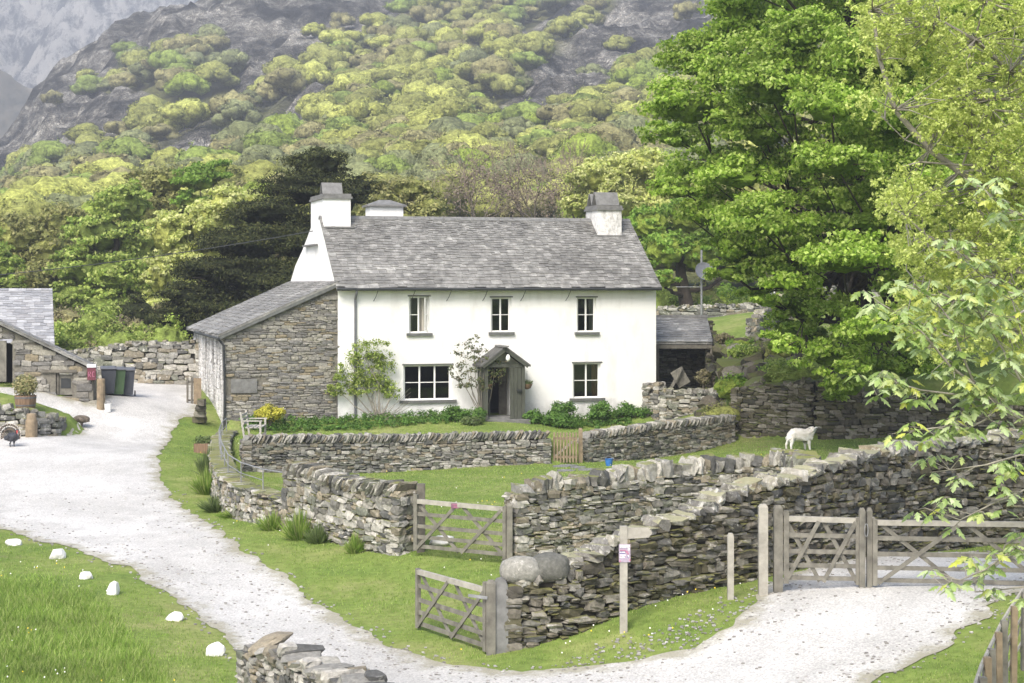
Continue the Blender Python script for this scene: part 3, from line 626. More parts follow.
def slate_patch(mb, fn, rows, wd, rs, nrm, th=.02, m=0):
    """rows: list of v breaks from eave to ridge; fn(u,v)->point, u in metres along [0,U]"""
    for k in range(len(rows)-1):
        v0, v1 = rows[k], rows[k+1]; vt = v1+(v1-v0)*.35; U = fn.U(v0); u = 0; ww = wd(k)
        while u < U-.01:
            w_ = min(ww*rs.uniform(.75, 1.25), U-u)
            if U-u-w_ < ww*.3: w_ = U-u
            a, b = u+.004, u+w_-.004; dj = rs.uniform(-.012, .012); lift = rs.uniform(.0, .008)
            lo = [fn(a, v0+dj), fn(b, v0+dj)]; hi = [fn(a, vt), fn(b, vt)]
            N = np.array(nrm); v = []
            for p0, p1 in ((lo[0], hi[0]), (lo[1], hi[1])):
                v += [p0+N*(.022+lift), p0+N*(.022+lift+th), p1+N*.0, p1+N*th]
            mb.hexa([v[0], v[1], v[2], v[3], v[4], v[5], v[6], v[7]], m); u += w_
class Patch:
    def __init__(s, p00, p10, p01, p11): s.p = [np.array(q, float) for q in (p00, p10, p01, p11)]
    def U(s, v): return np.linalg.norm(s.lerp(1, v)-s.lerp(0, v))
    def lerp(s, a, v): return (s.p[0]*(1-a)+s.p[1]*a)*(1-v)+(s.p[2]*(1-a)+s.p[3]*a)*v
    def __call__(s, u, v): return s.lerp(u/s.U(min(v, 1)), v)
def diminish(n, r=.6):
    w_ = np.linspace(1, r, n); c_ = np.concatenate([[0], np.cumsum(w_)]); return c_/c_[-1]

house = thing('farmhouse', 'white two-storey farmhouse with slate roof behind the garden', 'house', (*HO, -.3))
openings = {}                                           # s0, s1, z0, z1 on the front
def opening(px0, px1, py0, py1):
    s0, s1 = s_of(px0), s_of(px1); return (s0, s1, z_of(py1, (s0+s1)/2), z_of(py0, (s0+s1)/2))
W = {'u1': opening(409, 429.5, 296.5, 333), 'u2': opening(491, 511.5, 297.5, 332), 'u3': opening(577, 596.5, 297.5, 332), 'l1': opening(403.5, 452, 365, 400), 'l2': opening(573, 601, 363, 398)}
DOOR = (s_of(487), s_of(509), -.3, 2.0)
holes = list(W.values())+[DOOR]
def white_wall(mb, fn, L, ztop, holes, th=.5, z0=-.5, m=0):
    br = sorted(set([0, L]+[a for h in holes for a in h[:2]]))
    for a, b in zip(br[:-1], br[1:]):
        mid = (a+b)/2; hs = sorted([h for h in holes if h[0] < mid < h[1]], key=lambda h: h[2]); lo = z0
        for h in hs+[None]:
            hi = h[2] if h else None
            if hi is None or hi-lo > .02:
                v = [fn(s_, d_, (zz if zz is not None else ztop(s_))) for s_ in (a, b) for d_ in (0, th) for zz in (lo, hi)]; mb.hexa(v, m)
            if h: lo = h[3]
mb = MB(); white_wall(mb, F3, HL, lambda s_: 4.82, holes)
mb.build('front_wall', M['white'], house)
mb = MB()
west = [(0.505, -.5), (0.505, 4.82), (3.3, 7.35), (5.9, 7.36), (7, 6.9), (8.2, 6.42), (10, 5.82), (11.2, 5.2), (11.4, -.5)]
mb.prism([F3(0, d, z) for d, z in west], F3(.5, 0, 0)-F3(0, 0, 0))
east = [(0.505, -.5), (0.505, 4.82), (3.4, 7.42), (6.8, 4.82), (6.8, -.5)]
mb.build('gable_wall', M['white'], house); mb = MB(); mb.prism([F3(HL-.5, d, z) for d, z in east], F3(.5, 0, 0)-F3(0, 0, 0)); mb.build('gable_wall', M['white'], house)
mb = MB(); v = lambda a, b, c, d, e, f_: [F3(s_, d_, z_) for s_ in (a, b) for d_ in (c, d) for z_ in (e, f_)]
mb.hexa(v(.5, HL-.5, 6.3, 6.8, -.5, 4.8)); mb.hexa(v(.5, 6, 10.9, 11.4, -.5, 4.7)); mb.hexa(v(6, 6.5, 6.8, 11.4, -.5, 4.7)); mb.build('rear_wall', M['white'], house)
mb = MB(); mb.hexa(v(.5, HL-.5, .5, 6.3, 2.35, 2.5)); mb.hexa(v(.5, HL-.5, 3.3, 3.4, -.4, 2.35)); mb.hexa(v(.5, HL-.5, 3.3, 3.4, 2.5, 4.8)); mb.hexa(v(.5, HL-.5, .5, 6.3, -.1, .02)); mb.build('dark_interior', M['room_shade'], house)
# roof
sl = (7.62-4.88)/3.72
rf = MB(); rs = RS(31); nf = np.cross(F3(1, 0, 0)-F3(0, 0, 0), F3(0, 1, sl)-F3(0, 0, 0)); nf /= np.linalg.norm(nf)
front = Patch(F3(-.12, -.32, 4.88), F3(HL+.12, -.32, 4.88), F3(-.12, 3.4, 7.62), F3(HL+.12, 3.4, 7.62))
slate_patch(rf, front, diminish(27, .5), lambda k: .37-.008*k, rs, nf, .024)
nb = np.cross(F3(0, -1, sl)-F3(0, 0, 0), F3(1, 0, 0)-F3(0, 0, 0)); nb = nb/np.linalg.norm(nb)*(1 if nb[2] > 0 else -1)
back = Patch(F3(HL+.12, 7.1, 4.88), F3(.1, 7.1, 4.88), F3(HL+.12, 3.4, 7.62), F3(.1, 3.4, 7.62)); slate_patch(rf, back, diminish(14, .5), lambda k: .5, rs, nb, .024)
nr_ = np.append(HN*.35, .93); rear = Patch(F3(6.3, 11.7, 5.0), F3(.1, 11.7, 5.0), F3(6.3, 7.05, 6.84), F3(.1, 7.05, 6.84)); slate_patch(rf, rear, diminish(12, .6), lambda k: .5, rs, nr_, .024)
rear = Patch(F3(6.3, 7.3, 6.84), F3(.1, 7.3, 6.84), F3(6.3, 3.5, 7.45), F3(.1, 3.5, 7.45)); slate_patch(rf, rear, diminish(9, .6), lambda k: .5, rs, np.array([0, 0, 1.]), .024)
rf.hexa([F3(s_, 11.6, 5.0-t_) if k_ == 0 else F3(s_, 3.5, 7.42-t_) for s_ in (.1, 6.3) for k_ in (0, 1) for t_ in (.1, .02)])
for (a, b, c, d) in (((-.1, -.30, 4.87), (HL+.1, -.30, 4.87), (-.1, 3.38, 7.58), (HL+.1, 3.38, 7.58)), ((.1, 7.05, 4.87), (HL+.1, 7.05, 4.87), (.1, 3.42, 7.58), (HL+.1, 3.42, 7.58))):
    q = [F3(*p_) for p_ in (a, c, b, d)]; rf.hexa([q[0]-[0, 0, .07], q[0], q[1]-[0, 0, .07], q[1], q[2]-[0, 0, .07], q[2], q[3]-[0, 0, .07], q[3]])
roof = rf.build('roof', M['slate'], house)
rb = MB(); u = -.12
while u < HL+.1:
    l = min(rs.uniform(.45, .65), HL+.12-u); 
    if l > .06:
        for dd in (-1, 1): rb.hexa([F3(s_, 3.4+d_, z_) for s_, e in ((u, 0), (u+l-.012, 0)) for d_, z_ in ((0.0, 7.66+.002*dd), (0.0, 7.705), (dd*.17, 7.545), (dd*.17, 7.585))])
    u += l
rb.build('ridge_tiles', M['slab'], roof)
mb = MB(); pts = [F3(s_, -.36, 4.84) for s_ in (-.1, 4, 8, HL+.1)]; mb.tube(pts, .052, 8); mb.build('gutter', M['gutter'], house)
for px in (355, 375, 412, 448, 484, 522, 567):
    s_ = s_of(px); 
    if px in (375, 412, 448, 484, 522, 567): mb = MB(); mb.tube([F3(s_-.06, -.01, 4.2+.2), F3(s_, -.15, 4.55), F3(s_+.05, -.33, 4.80)], .012, 5); mb.build('gutter_bracket', M['gutter'], house)
mb = MB(); sp = s_of(355); mb.tube([F3(sp, -.34, 4.80), F3(sp, -.3, 4.68), F3(sp, -.07, 4.45), F3(sp, -.07, 2.0), F3(sp, -.07, -.1)], .045, 8); mb.build('drainpipe', M['pipe'], house)
# windows
def window(key, lights, sillpad, curtain=None, open_light=None, arch=False):
    s0, s1, z0, z1 = W[key]; fr = MB(); d0, d1 = .13, .19; t_ = .055
    def bx(a, b, c, e, dd0=d0, dd1=d1, mbx=fr): mbx.hexa([F3(s_, d_, z_) for s_ in (a, b) for d_ in (dd0, dd1) for z_ in (c, e)])
    bx(s0, s1, z0, z0+t_); bx(s0, s1, z1-t_, z1); bx(s0, s0+t_, z0+t_, z1-t_); bx(s1-t_, s1, z0+t_, z1-t_)
    wl = (s1-s0-2*t_)/lights
    for k in range(1, lights): c_ = s0+t_+wl*k; bx(c_-.028, c_+.028, z0+t_, z1-t_)
    w_ = fr.build('window', M['paint'], house)
    for k in range(lights):
        a, b = s0+t_+wl*k, s0+t_+wl*(k+1)
        if k == open_light:
            sash = MB(); hgx = b-.02; 
            def sx(u, z): ang = math.radians(62); return F3(hgx-.0-(1-u)*wl*math.cos(ang), d0-(1-u)*wl*math.sin(ang), z)
            for (u0, u1, za, zb_) in ((0, .12, z0+t_, z1-t_), (.88, 1, z0+t_, z1-t_), (.12, .88, z0+t_, z0+t_+.05), (.12, .88, z1-t_-.05, z1-t_), (.12, .88, (z0+z1)/2-.015, (z0+z1)/2+.015)):
                o_ = (HN*.03); q = [sx(u0, za), sx(u0, zb_), sx(u1, za), sx(u1, zb_)]; e_ = np.array([HA[0]*.035, HA[1]*.035, 0]); sash.hexa([q[0], q[1], q[0]+e_, q[1]+e_, q[2], q[3], q[2]+e_, q[3]+e_])
            sash.build('open_casement', M['paint'], w_)
        else:
            bar = MB(); bx(a+.028, b-.028, (z0+z1)/2-.014, (z0+z1)/2+.014, d0+.008, d1-.008, bar)
            bx(a+.001 if k else a+.001, a+.03, z0+t_, z1-t_, d0+.01, d1-.01, bar); bx(b-.03, b-.001, z0+t_, z1-t_, d0+.01, d1-.01, bar); bar.build('casement_bar', M['paint'], w_)
            gl_ = MB(); q = [F3(a, d0+.03, z0+t_), F3(b, d0+.03, z0+t_), F3(b, d0+.03, z1-t_), F3(a, d0+.03, z1-t_)]; gl_.prism(q, list(HN*.004)+[0]); gl_.build('pane', M['glass'], w_)
    sb = MB(); bx(s0-sillpad, s1+sillpad, z0-.11, z0-.003, -.10, .14, sb); sb.build('window_sill', M['sill'], w_)
    lb = MB(); bx(s0-.05, s1+.05, z1+.003, z1+.05, -.02, .12, lb); lb.build('drip_stone', M['sill'], w_)
    if curtain:
        cb = MB()
        for side, wd in curtain[1]:
            a = s0+t_ if side < 0 else s1-t_-wd; k = 9; q = [F3(a+wd*i/(k-1), .26+.03*math.sin(i*2.4), z_) for z_ in (z0+.02, z1-.02) for i in range(k)]
            cb.add(q, [(i, i+1, k+i+1, k+i) for i in range(k-1)])
        cb.build('curtain', M[curtain[0]], w_)
window('u1', 2, .1, ('curtain', [(1, .3), (-1, .12)]), 1); window('u2', 2, .1, None); window('u3', 2, .1, ('curtain', [(1, .18)])); window('l1', 3, .16, None); window('l2', 2, .14, ('curtain_red', [(1, .24)]))
# chimneys
def chimney(nm, poly, d0, d1, capz, s0, s1, tents):
    mb = MB(); mb.prism([F3(s_, d0, z_) for s_, z_ in poly], F3(0, d1, 0)-F3(0, d0, 0)); ch = mb.build('chimney', M['limewash' if nm == 'r' else 'white'], house)
    mb = MB(); mb.hexa([F3(s_, d_, z_) for s_ in (s0-.06, s1+.06) for d_ in (d0-.07, d1+.07) for z_ in (capz, capz+.09)]); mb.hexa([F3(s_, d_, z_) for s_ in (s0-.02, s1+.02) for d_ in (d0-.03, d1+.03) for z_ in (capz+.092, capz+.2)]); mb.build('chimney_cap', M['slab'], ch)
    mb = MB()
    for (a, b, dm, w_, h_) in tents:
        for sg in (-1, 1): 
            p = [F3(s_, dm+sg*w_, capz+.2) for s_ in (a, b)]+[F3(s_, dm+sg*.02, capz+.2+h_) for s_ in (b, a)]; mb.prism(p, F3(0, sg*.05, .02)-F3(0, 0, 0))
    mb.build('chimney_pot', M['slab'], ch)
chimney('l', [(-.03, 8.33), (1.02, 8.33), (1.02, 6.2), (.02, 6.0), (-.03, 6.6)], 2.85, 5.85, 8.33, -.03, 1.02, [(.12, .92, 4.3, .3, .48)])
chimney('r', [(10.98, 8.0), (12.0, 8.0), (12.0, 6.2), (10.98, 6.2)], 2.5, 4.0, 8.0, 10.98, 12.0, [(10.98, 11.95, 2.95, .28, .52), (10.98, 11.95, 3.55, .28, .48)])
mb = MB(); mb.hexa([F3(s_, d_, z_) for s_ in (10.85, 12.15) for d_ in (2.40, 2.52) for z_ in (6.93, 7.0)]); mb.build('chimney_drip_course', M['slab'], house); mb = MB(); mb.hexa([F3(s_, d_, z_) for s_ in (-.0, 1.15) for d_ in (2.70, 2.9) for z_ in (7.2, 7.26)]); mb.build('chimney_drip_course', M['slab'], house); mb = MB()
mb.hexa([F3(s_, d_, z_) for s_ in (-.16, -.002) for d_ in (4.2, 7.2) for z_ in (6.55, 6.62)]); mb.build('chimney_drip_course', M['slab'], house)
mb = MB(); q0 = XY(362, 78.5); s0r = (q0-HO)@HA; sr = s0r+1.45
sR = lambda s_, d_, z_: F3(s_, d_, z_)
mb.hexa([F3(s_, d_, z_) for s_ in (s0r+.02, sr) for d_ in (9.6, 10.7) for z_ in (4.0, 8.35)]); rc = mb.build('chimney', M['white'], house)
mb = MB(); a, b = s0r-.1, sr+.12; mb.hexa([F3(s_, d_, z_) for s_ in (a, b) for d_ in (9.45, 10.85) for z_ in (8.352, 8.43)]); 
tp = [F3(a+.02, 9.47, 8.43), F3(b-.02, 9.47, 8.43), F3(b-.02, 10.83, 8.43), F3(a+.02, 10.83, 8.43), F3(a+.6, 10.1, 8.66), F3(b-.6, 10.1, 8.66)]; mb.add(tp, [(0, 1, 5, 4), (1, 2, 5), (2, 3, 4, 5), (3, 0, 4)]); mb.build('chimney_cap', M['slab'], rc)
# porch
dO = -1.15; ps0, ps1 = s_of(485, dO), s_of(525, dO); pm = s_of(505.5, dO-.1)
porch_roof = MB(); apex = z_of(348, pm, dO); ez = z_of(366, pm, dO)-.03; se0, se1 = pm-.95, pm+.97
for a, b in ((se0, pm), (se1, pm)):
    za, zb_ = ez, apex
    q = [F3(a, dO-.15, za), F3(a, 0, za), F3(b, dO-.15, zb_), F3(b, 0, zb_)]; porch_roof.hexa([q[0], q[0]+[0, 0, .07], q[1], q[1]+[0, 0, .07], q[2], q[2]+[0, 0, .07], q[3], q[3]+[0, 0, .07]])
M['porch_slate'] = plain('dark_porch_slate', (.10, .10, .095), .8, .35, 6, .5); pr = porch_roof.build('porch_roof', M['porch_slate'], house)
rs = RS(44); mb = MB()
for k in range(4):
    t0 = k/4; c_ = F3(pm, dO-.1+k*.34, apex+.06); mb.box(c_, (.26, .34, .05), None)
mb.build('porch_ridge', M['slab'], pr)
mb = MB()
def pbx(a, b, d0_, d1_, z0_, z1_, m_=mb): m_.hexa([F3(s_, d_, z_) for s_ in (a, b) for d_ in (d0_, d1_) for z_ in (z0_, z1_)])
for s_ in (ps0, ps1-.12): pbx(s_, s_+.12, dO, dO+.12, -.12, ez-.02)
pbx(ps0, ps1, dO+.01, dO+.11, ez-.018, ez+.1)
for k in range(8): pbx(ps0+.02, ps0+.06, dO+.125+k*.14, dO+.125+k*.14+.13, -.1, ez); pbx(ps1-.06, ps1-.02, dO+.125+k*.14, dO+.125+k*.14+.13, -.1, ez)
for k in range(3): a = ps1-.12-.15*(k+1); pbx(a, a+.14, dO+.02, dO+.06, -.1, ez-.03)
for sg in (-1, 1): mb.beam(F3(pm+sg*.88, dO-.12, ez+.0), F3(pm, dO-.12, apex-.06), .03, .12)
mb.build('porch_frame', M['porch'], house)
mb = MB(); pbx(s_of(489)+.02, s_of(489)+.06, .05, .8, .05, 1.95, mb); dr = mb.build('front_door', M['door'], house)
mb = MB(); pbx(s_of(501), s_of(509), .3, .35, .05, 1.95, mb); mb.build('inner_door', M['oak_dark'], house)
mb = MB(); pbx(ps0-.05, ps1+.1, dO-.4, .3, -.2, -.02, mb); pbx(ps0+.1, ps1-.05, dO+.15, 0, -.019, .06, mb); mb.build('doorstep', M['slab'], house)
mb = MB(); c_ = F3(pm+.08, dO-.17, z_of(357, pm, dO)); mb.tube([c_+[0, 0, .2], c_+[0, 0, .1]], .012, 5); lm = mb.build('lamp_bracket', M['gutter'], house)
mb = MB(); mb.lathe(c_, [(.03, .1), (.06, .06), (.085, -.02), (.08, -.09), (.04, -.15)], 12); mb.build('lamp_globe', M['paint'], lm)
mb = MB(); pbx(ps1-.32, ps1-.14, dO-.09, dO-.0, 1.02, 1.1, mb); mb.build('letter_shelf', M['gutter'], house)

# ------------------------------------------------------------ lean-to against the left gable
LW = 4.12; LD = 11.4
lean = thing('lean_to', 'rubble stone lean-to with sloping slate roof against the left gable of the white house', 'outbuilding', F3(-LW, 0, -.4))
fz_ = lambda s_: 3.20+(s_+LW)/LW*(5.02-3.20)
p0, p1 = F3(-LW, .3, 0), F3(-.01, .3, 0); NP = 7
pL = Path([(*F3(-LW+(LW-.01)*i/NP, .3, 0)[:2], -.45, fz_(-LW+LW*i/NP)-.06) for i in range(NP+1)])
plaque = (LW+s_of(231)-.0, LW+s_of(257), z_of(393, -3.5), z_of(379, -3.5))
rs = RS(51); mb = MB(); core(mb, pL, .6, 0, .05, 1, top=.0, step=1.0); face_courses(mb, pL, .3, rs, (.05, .14), (.12, .5), .22, -1, 0, [plaque], True, .10, rough=.012, s1=pL.L-.1)
mb.build('front_wall', [M['stone_build'], M['mortar']], lean)
mb = MB(); a, b, c_, d_ = plaque; mb.hexa([F3(s_-LW, q, z_) for s_ in (a, b) for q in (-.02, .08) for z_ in (c_, d_)]); mb.build('slate_plaque', M['slab'], lean)
pW = Path([(*F3(-LW+.25, LD, 0)[:2], -.3, 3.18), (*F3(-LW+.25, .62, 0)[:2], -.45, 3.18)])
mb = MB(); core(mb, pW, .5, 0, .04, 1, top=0, step=2); rs = RS(52); face_courses(mb, pW, .26, rs, (.1, .2), (.2, .6), .2, -1, 0, [], True, .12, rough=.012); 
mb.build('side_wall', [M['limewash'], M['limewash']], lean)
mb = MB(); mb.prism([F3(-LW, LD, -.4), F3(0, LD, -.4), F3(0, LD, 5.0), F3(-LW, LD, 3.2)], F3(0, -.4, 0)-F3(0, 0, 0)); mb.build('rear_wall', M['mortar'], lean)
mb = MB(); rs = RS(53); ra, rb_, rc_, rd = F3(-LW-.3, LD+.1, 3.16), F3(-LW-.3, -.14, 3.16), F3(-.02, LD+.1, 5.12), F3(-.02, -.14, 5.12)
nl = np.cross(rb_-ra, rc_-ra); nl = nl/np.linalg.norm(nl)*(1 if nl[2] > 0 else -1)
slate_patch(mb, Patch(ra, rb_, rc_, rd), diminish(20, .7), lambda k: .42, rs, nl, .024)
mb.hexa([ra-[0, 0, .06], ra, rc_-[0, 0, .06], rc_, rb_-[0, 0, .06], rb_, rd-[0, 0, .06], rd]); mb.build('roof', M['slate'], lean)
mb = MB(); mb.beam(F3(-LW-.28, -.11, 3.07), F3(-.02, -.11, 5.0), .06, .12); mb.build('verge_board', M['sill'], lean)
mb = MB(); mb.tube([F3(-LW-.3, 8, 3.08), F3(-LW-.3, -.2, 3.05)], .05, 8); mb.tube([F3(-LW-.28, .0, 3.02), F3(-LW-.1, -.06, 2.8), F3(-LW-.07, -.06, 1.5), F3(-LW-.07, -.06, -.4)], .045, 7); mb.build('drainpipe', M['gutter'], lean)

# ------------------------------------------------------------ the two barns on the left
def zpx(py, D): return CZ-(py-HY)/F*D
barn = thing('stone_barn', 'low rubble stone barn with a sloping gable and small hatch beside the bins', 'barn', P(95, 402, 66))
bp = [(-90, 66.3), (-30, 66.2), (0, 66.1), (14, 66.1), (54, 66.05), (95, 66)]
bp = Path([(*XY(px, D), hz(*XY(px, D-.3))-.2, zpx(322+(px)*46/95., D)-.1) for px, D in bp])
Lb = bp.L; sB = lambda px: Lb-(XY(95, 66)-XY(px, 66.05))[0]
bdoor = (sB(-14), sB(14), .3, zpx(339, 66)); hatch = (sB(57.5), sB(75.5), zpx(396, 66), zpx(373, 66)); rs = RS(61)
mb = MB(); core(mb, bp, .6, 0, .06, 1, top=0, holes=[bdoor, hatch], step=1); face_courses(mb, bp, .3, rs, (.12, .26), (.2, .75), .24, -1, 0, [bdoor, hatch], True, .15, rough=.02)
mb.build('gable_wall', [M['stone_build'], M['mortar']], barn)
qr = XY(93, 66); mb = MB(); side = Path([(XY(93, 66)[0]-.25, 66.2, .3, 1.9), (XY(93, 66)[0]-.25-1.2, 70.3, .3, 1.9)]); core(mb, side, .5, 0, .05, 1, top=0, step=3); face_courses(mb, side, .26, rs, (.12, .26), (.2, .75), .2, -1, 0, [], True); mb.build('side_wall', [M['stone_build'], M['mortar']], barn)
mb = MB(); xL, xR = XY(-92, 66)[0], XY(98, 66)[0]; zl, zr = zpx(322-92*46/95., 66), zpx(369, 66)
ra, rb_, rc_, rd = np.array([xR+.1, 65.6, zr-.0]), np.array([xR+.1-1.37, 70.4, zr]), np.array([xL, 65.6, zl]), np.array([xL-1.37, 70.4, zl]); nl = np.cross(rb_-ra, rc_-ra); nl = nl/np.linalg.norm(nl)*(1 if nl[2] > 0 else -1)
slate_patch(mb, Patch(ra, rb_, rc_, rd), diminish(20, .7), lambda k: .45, RS(62), nl, .035); mb.hexa([ra-[0, 0, .08], ra, rb_-[0, 0, .08], rb_, rc_-[0, 0, .08], rc_, rd-[0, 0, .08], rd]); mb.build('roof', M['slate'], barn)
mb = MB(); s0_, s1_ = XY(57.5, 66)[0], XY(75.5, 66)[0]; zb0, zb1 = hatch[2], hatch[3]
mb.box(((s0_+s1_)/2, 65.95, (zb0+zb1)/2), (s1_-s0_-.16, .06, zb1-zb0-.1)); hd = mb.build('hatch_door', M['oak'], barn)
mb = MB(); mb.box(((s0_+s1_)/2, 65.915, (zb0+zb1)/2+.05), (.36, .02, .36)); mb.build('grille', M['gutter'], hd)
mb = MB(); mb.box((s0_+.04, 65.93, (zb0+zb1)/2), (.08, .12, zb1-zb0)); mb.box((s1_-.04, 65.93, (zb0+zb1)/2), (.08, .12, zb1-zb0)); mb.box(((s0_+s1_)/2-.2, 65.78, zb1+.08), (1.3, .14, .1)); mb.build('hatch_frame', M['oak_dark'], barn)
mb = MB(); mb.box((XY(-6, 68)[0], 68.2, 1.3), (2.4, .1, 3.0)); mb.build('dark_interior', M['room_shade'], barn)  # added dark slab behind the doorway, painted as the barn's inner shade
mb = MB(); mb.box((XY(3, 66)[0], 65.92, zpx(361, 66)), (.3, .06, 1.5)); mb.build('barn_door', M['oak'], barn)
back = thing('slate_barn', 'taller barn with a pale slate roof rising behind the low stone barn', 'barn', P(53, 345, 78))
mb = MB(); xr = XY(53, 80)[0]; ra, rb_, rc_, rd = np.array([xr-8, 77.2, 2.2]), np.array([XY(55, 77.2)[0], 77.2, 2.2]), np.array([xr-9, 80.6, 4.8]), np.array([XY(52.5, 80.6)[0], 80.6, 4.8])
nl = np.array([0, -2.6, 3.4]); nl /= np.linalg.norm(nl); slate_patch(mb, Patch(ra, rb_, rc_, rd), diminish(22, .6), lambda k: .36, RS(63), nl, .03)
rc2, rd2 = rc_+[-1, 3.4, -2.6], rd+[-1, 3.4, -2.6]
for a, b, c_, d_ in ((ra, rb_, rc_, rd), (rc2, rd2, rc_, rd)): mb.hexa([a-[0, 0, .08], a, c_-[0, 0, .08], c_, b-[0, 0, .08], b, d_-[0, 0, .08], d_])
mb.build('roof', M['slate_pale'], back)
mb = MB(); mb.prism([(xr+.1+.55, 77.5, 0), (xr+.1+.55, 77.5, 2.2), (xr-.2, 80.6, 4.65), (xr-1.2, 83.7, 2.2), (xr-1.2, 83.7, 0)], (-8.7, 0, 0)); mb.build('barn_walls', M['mortar'], back)
# ------------------------------------------------------------ open shed at the right
shed = thing('slate_shed', 'small open-fronted shed with a sagging slate roof between the house and the bank', 'shed', P(680, 405, 71))
xa, xb = XY(656, 72)[0], XY(714, 72)[0]; Ds, De = 71.2, 75.0
ra, rb_, rc_, rd = np.array([XY(652, Ds)[0], Ds, zpx(342.5, Ds)]), np.array([XY(712.5, Ds)[0], Ds, zpx(342.5, Ds)]), np.array([XY(655, De)[0], De, zpx(317, De)]), np.array([XY(707, De)[0], De, zpx(318.5, De)])
nl = np.cross(rb_-ra, rc_-ra); nl /= np.linalg.norm(nl); mb = MB(); slate_patch(mb, Patch(ra, rb_, rc_, rd), diminish(13, .6), lambda k: .34, RS(64), nl, .03)
mb.hexa([ra-[0, 0, .07], ra, rc_-[0, 0, .07], rc_, rb_-[0, 0, .07], rb_, rd-[0, 0, .07], rd]); sr_ = mb.build('roof', M['slate'], shed)
mb = MB(); mb.box((np.array(rc_)+rd)/2+[0, 0, .06], (2.2, .3, .1)); mb.build('ridge_stones', M['slab'], sr_)
mb = MB(); pth = Path([(XY(656, De)[0], De-.1, 0, zpx(320, De)), (XY(712, De)[0], De-.1, 0, zpx(320, De))]); rs = RS(65); core(mb, pth, .5, 0, .06, 1, step=2); face_courses(mb, pth, .25, rs, (.06, .14), (.15, .45), .2, -1, 0, [], True)
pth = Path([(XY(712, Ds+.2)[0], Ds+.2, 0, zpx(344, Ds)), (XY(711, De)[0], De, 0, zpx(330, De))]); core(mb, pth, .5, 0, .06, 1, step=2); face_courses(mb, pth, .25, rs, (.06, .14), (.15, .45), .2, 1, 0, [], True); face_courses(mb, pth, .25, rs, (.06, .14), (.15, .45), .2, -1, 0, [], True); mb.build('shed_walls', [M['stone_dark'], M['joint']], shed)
mb = MB(); mb.box((XY(657.5, Ds)[0], Ds+.1, 1.4), (.12, .12, 2.7)); mb.beam((XY(656, Ds)[0], Ds+.05, zpx(344.5, Ds)-.09), (XY(712, Ds)[0], Ds+.05, zpx(344.5, Ds)-.09), .1, .14); mb.build('shed_posts', M['oak_dark'], shed)
mb = MB(); q = P(679, 398, 70.2); mb.beam(q+[-.35, 0, .3], q+[.1, 0, 1.2], .05, .12); mb.beam(q+[.25, .2, .5], q+[-.1, .2, 1.1], .5, .04, (0, 1, .3)); tag(mb.build('scrap_timber', M['oak']), 'grey planks leaning together in front of the open shed', 'timber')

# ------------------------------------------------------------ gates, posts, signs
def post(mb, x, y, w_, d_, z0, z1, top=0): 
    mb.box((x, y, (z0+z1)/2), (w_, d_, z1-z0)); 
def five_bar(label, a, b, za, zb, h, mat, group, bars=5, braces=1, ringpost=True, flip=False, name='field_gate', head=.0):
    """a,b plan points of the hanging and closing ends; za,zb foot heights"""
    a = np.array([*a, za]); b = np.array([*b, zb]); t = thing(name, label, 'gate', a, group); up = np.array([0, 0, 1.0]); L = np.linalg.norm((b-a)[:2]); nr = np.array([-(b-a)[1], (b-a)[0], 0])/L
    m = MB(); m.beam(a+up*.02+(b-a)*.02/L*2, a+up*(h+.14)+(b-a)*.04/L, .075, .09, (b-a)); m.build('stile', M[mat], t)
    m = MB(); m.beam(b+up*.02, b+up*(h+.04), .07, .08, (b-a)); m.build('stile', M[mat], t)
    hs = [.1, .28, .48, .71][:bars-1] if bars == 5 else [.08, .24, .41, .59, .79]
    for q in hs: m = MB(); m.beam(a+up*q*h/.95+(b-a)*.05/L, b+up*q*h/.95, .025, .075); m.build('rail', M[mat], t)
    m = MB(); m.beam(a+up*h, b+up*(h-.02), .07, .09); m.build('rail', M['oak_pale' if mat == 'oak' else mat], t)
    k = braces
    for i in range(k):
        p0, p1 = i/k, (i+1)/k
        for s_, off in ((0, 1), (1, -1)):
            u0, u1 = (p0+.06/k, p1-.03/k) if s_ == 0 else (p1-.06/k, p0+.06/k)
            m = MB(); m.beam(a+(b-a)*u0+up*(h-.04)+nr*.03*off, a+(b-a)*u1+up*.06+nr*.03*off, .022, .07); m.build('brace', M[mat], t)
    return t
def sq_post(label, x, y, w_, z0, z1, mat, name='gate_post', cat='post', group=None, chamfer=True):
    m = MB(); h = w_/2
    if chamfer:
        v = [(x+sx*h, y+sy*h, z0) for sx, sy in ((-1, -1), (1, -1), (1, 1), (-1, 1))]+[(x+sx*h, y+sy*h, z1-.05) for sx, sy in ((-1, -1), (1, -1), (1, 1), (-1, 1))]+[(x+sx*h*.6, y+sy*h*.6, z1) for sx, sy in ((-1, -1), (1, -1), (1, 1), (-1, 1))]
        m.add(v, [(i, (i+1) % 4, 4+(i+1) % 4, 4+i) for i in range(4)]+[(4+i, 4+(i+1) % 4, 8+(i+1) % 4, 8+i) for i in range(4)]+[(8, 9, 10, 11), (3, 2, 1, 0)])
    else: m.box((x, y, (z0+z1)/2), (w_, w_, z1-z0))
    return tag(m.build(name, M[mat]), label, cat, group)
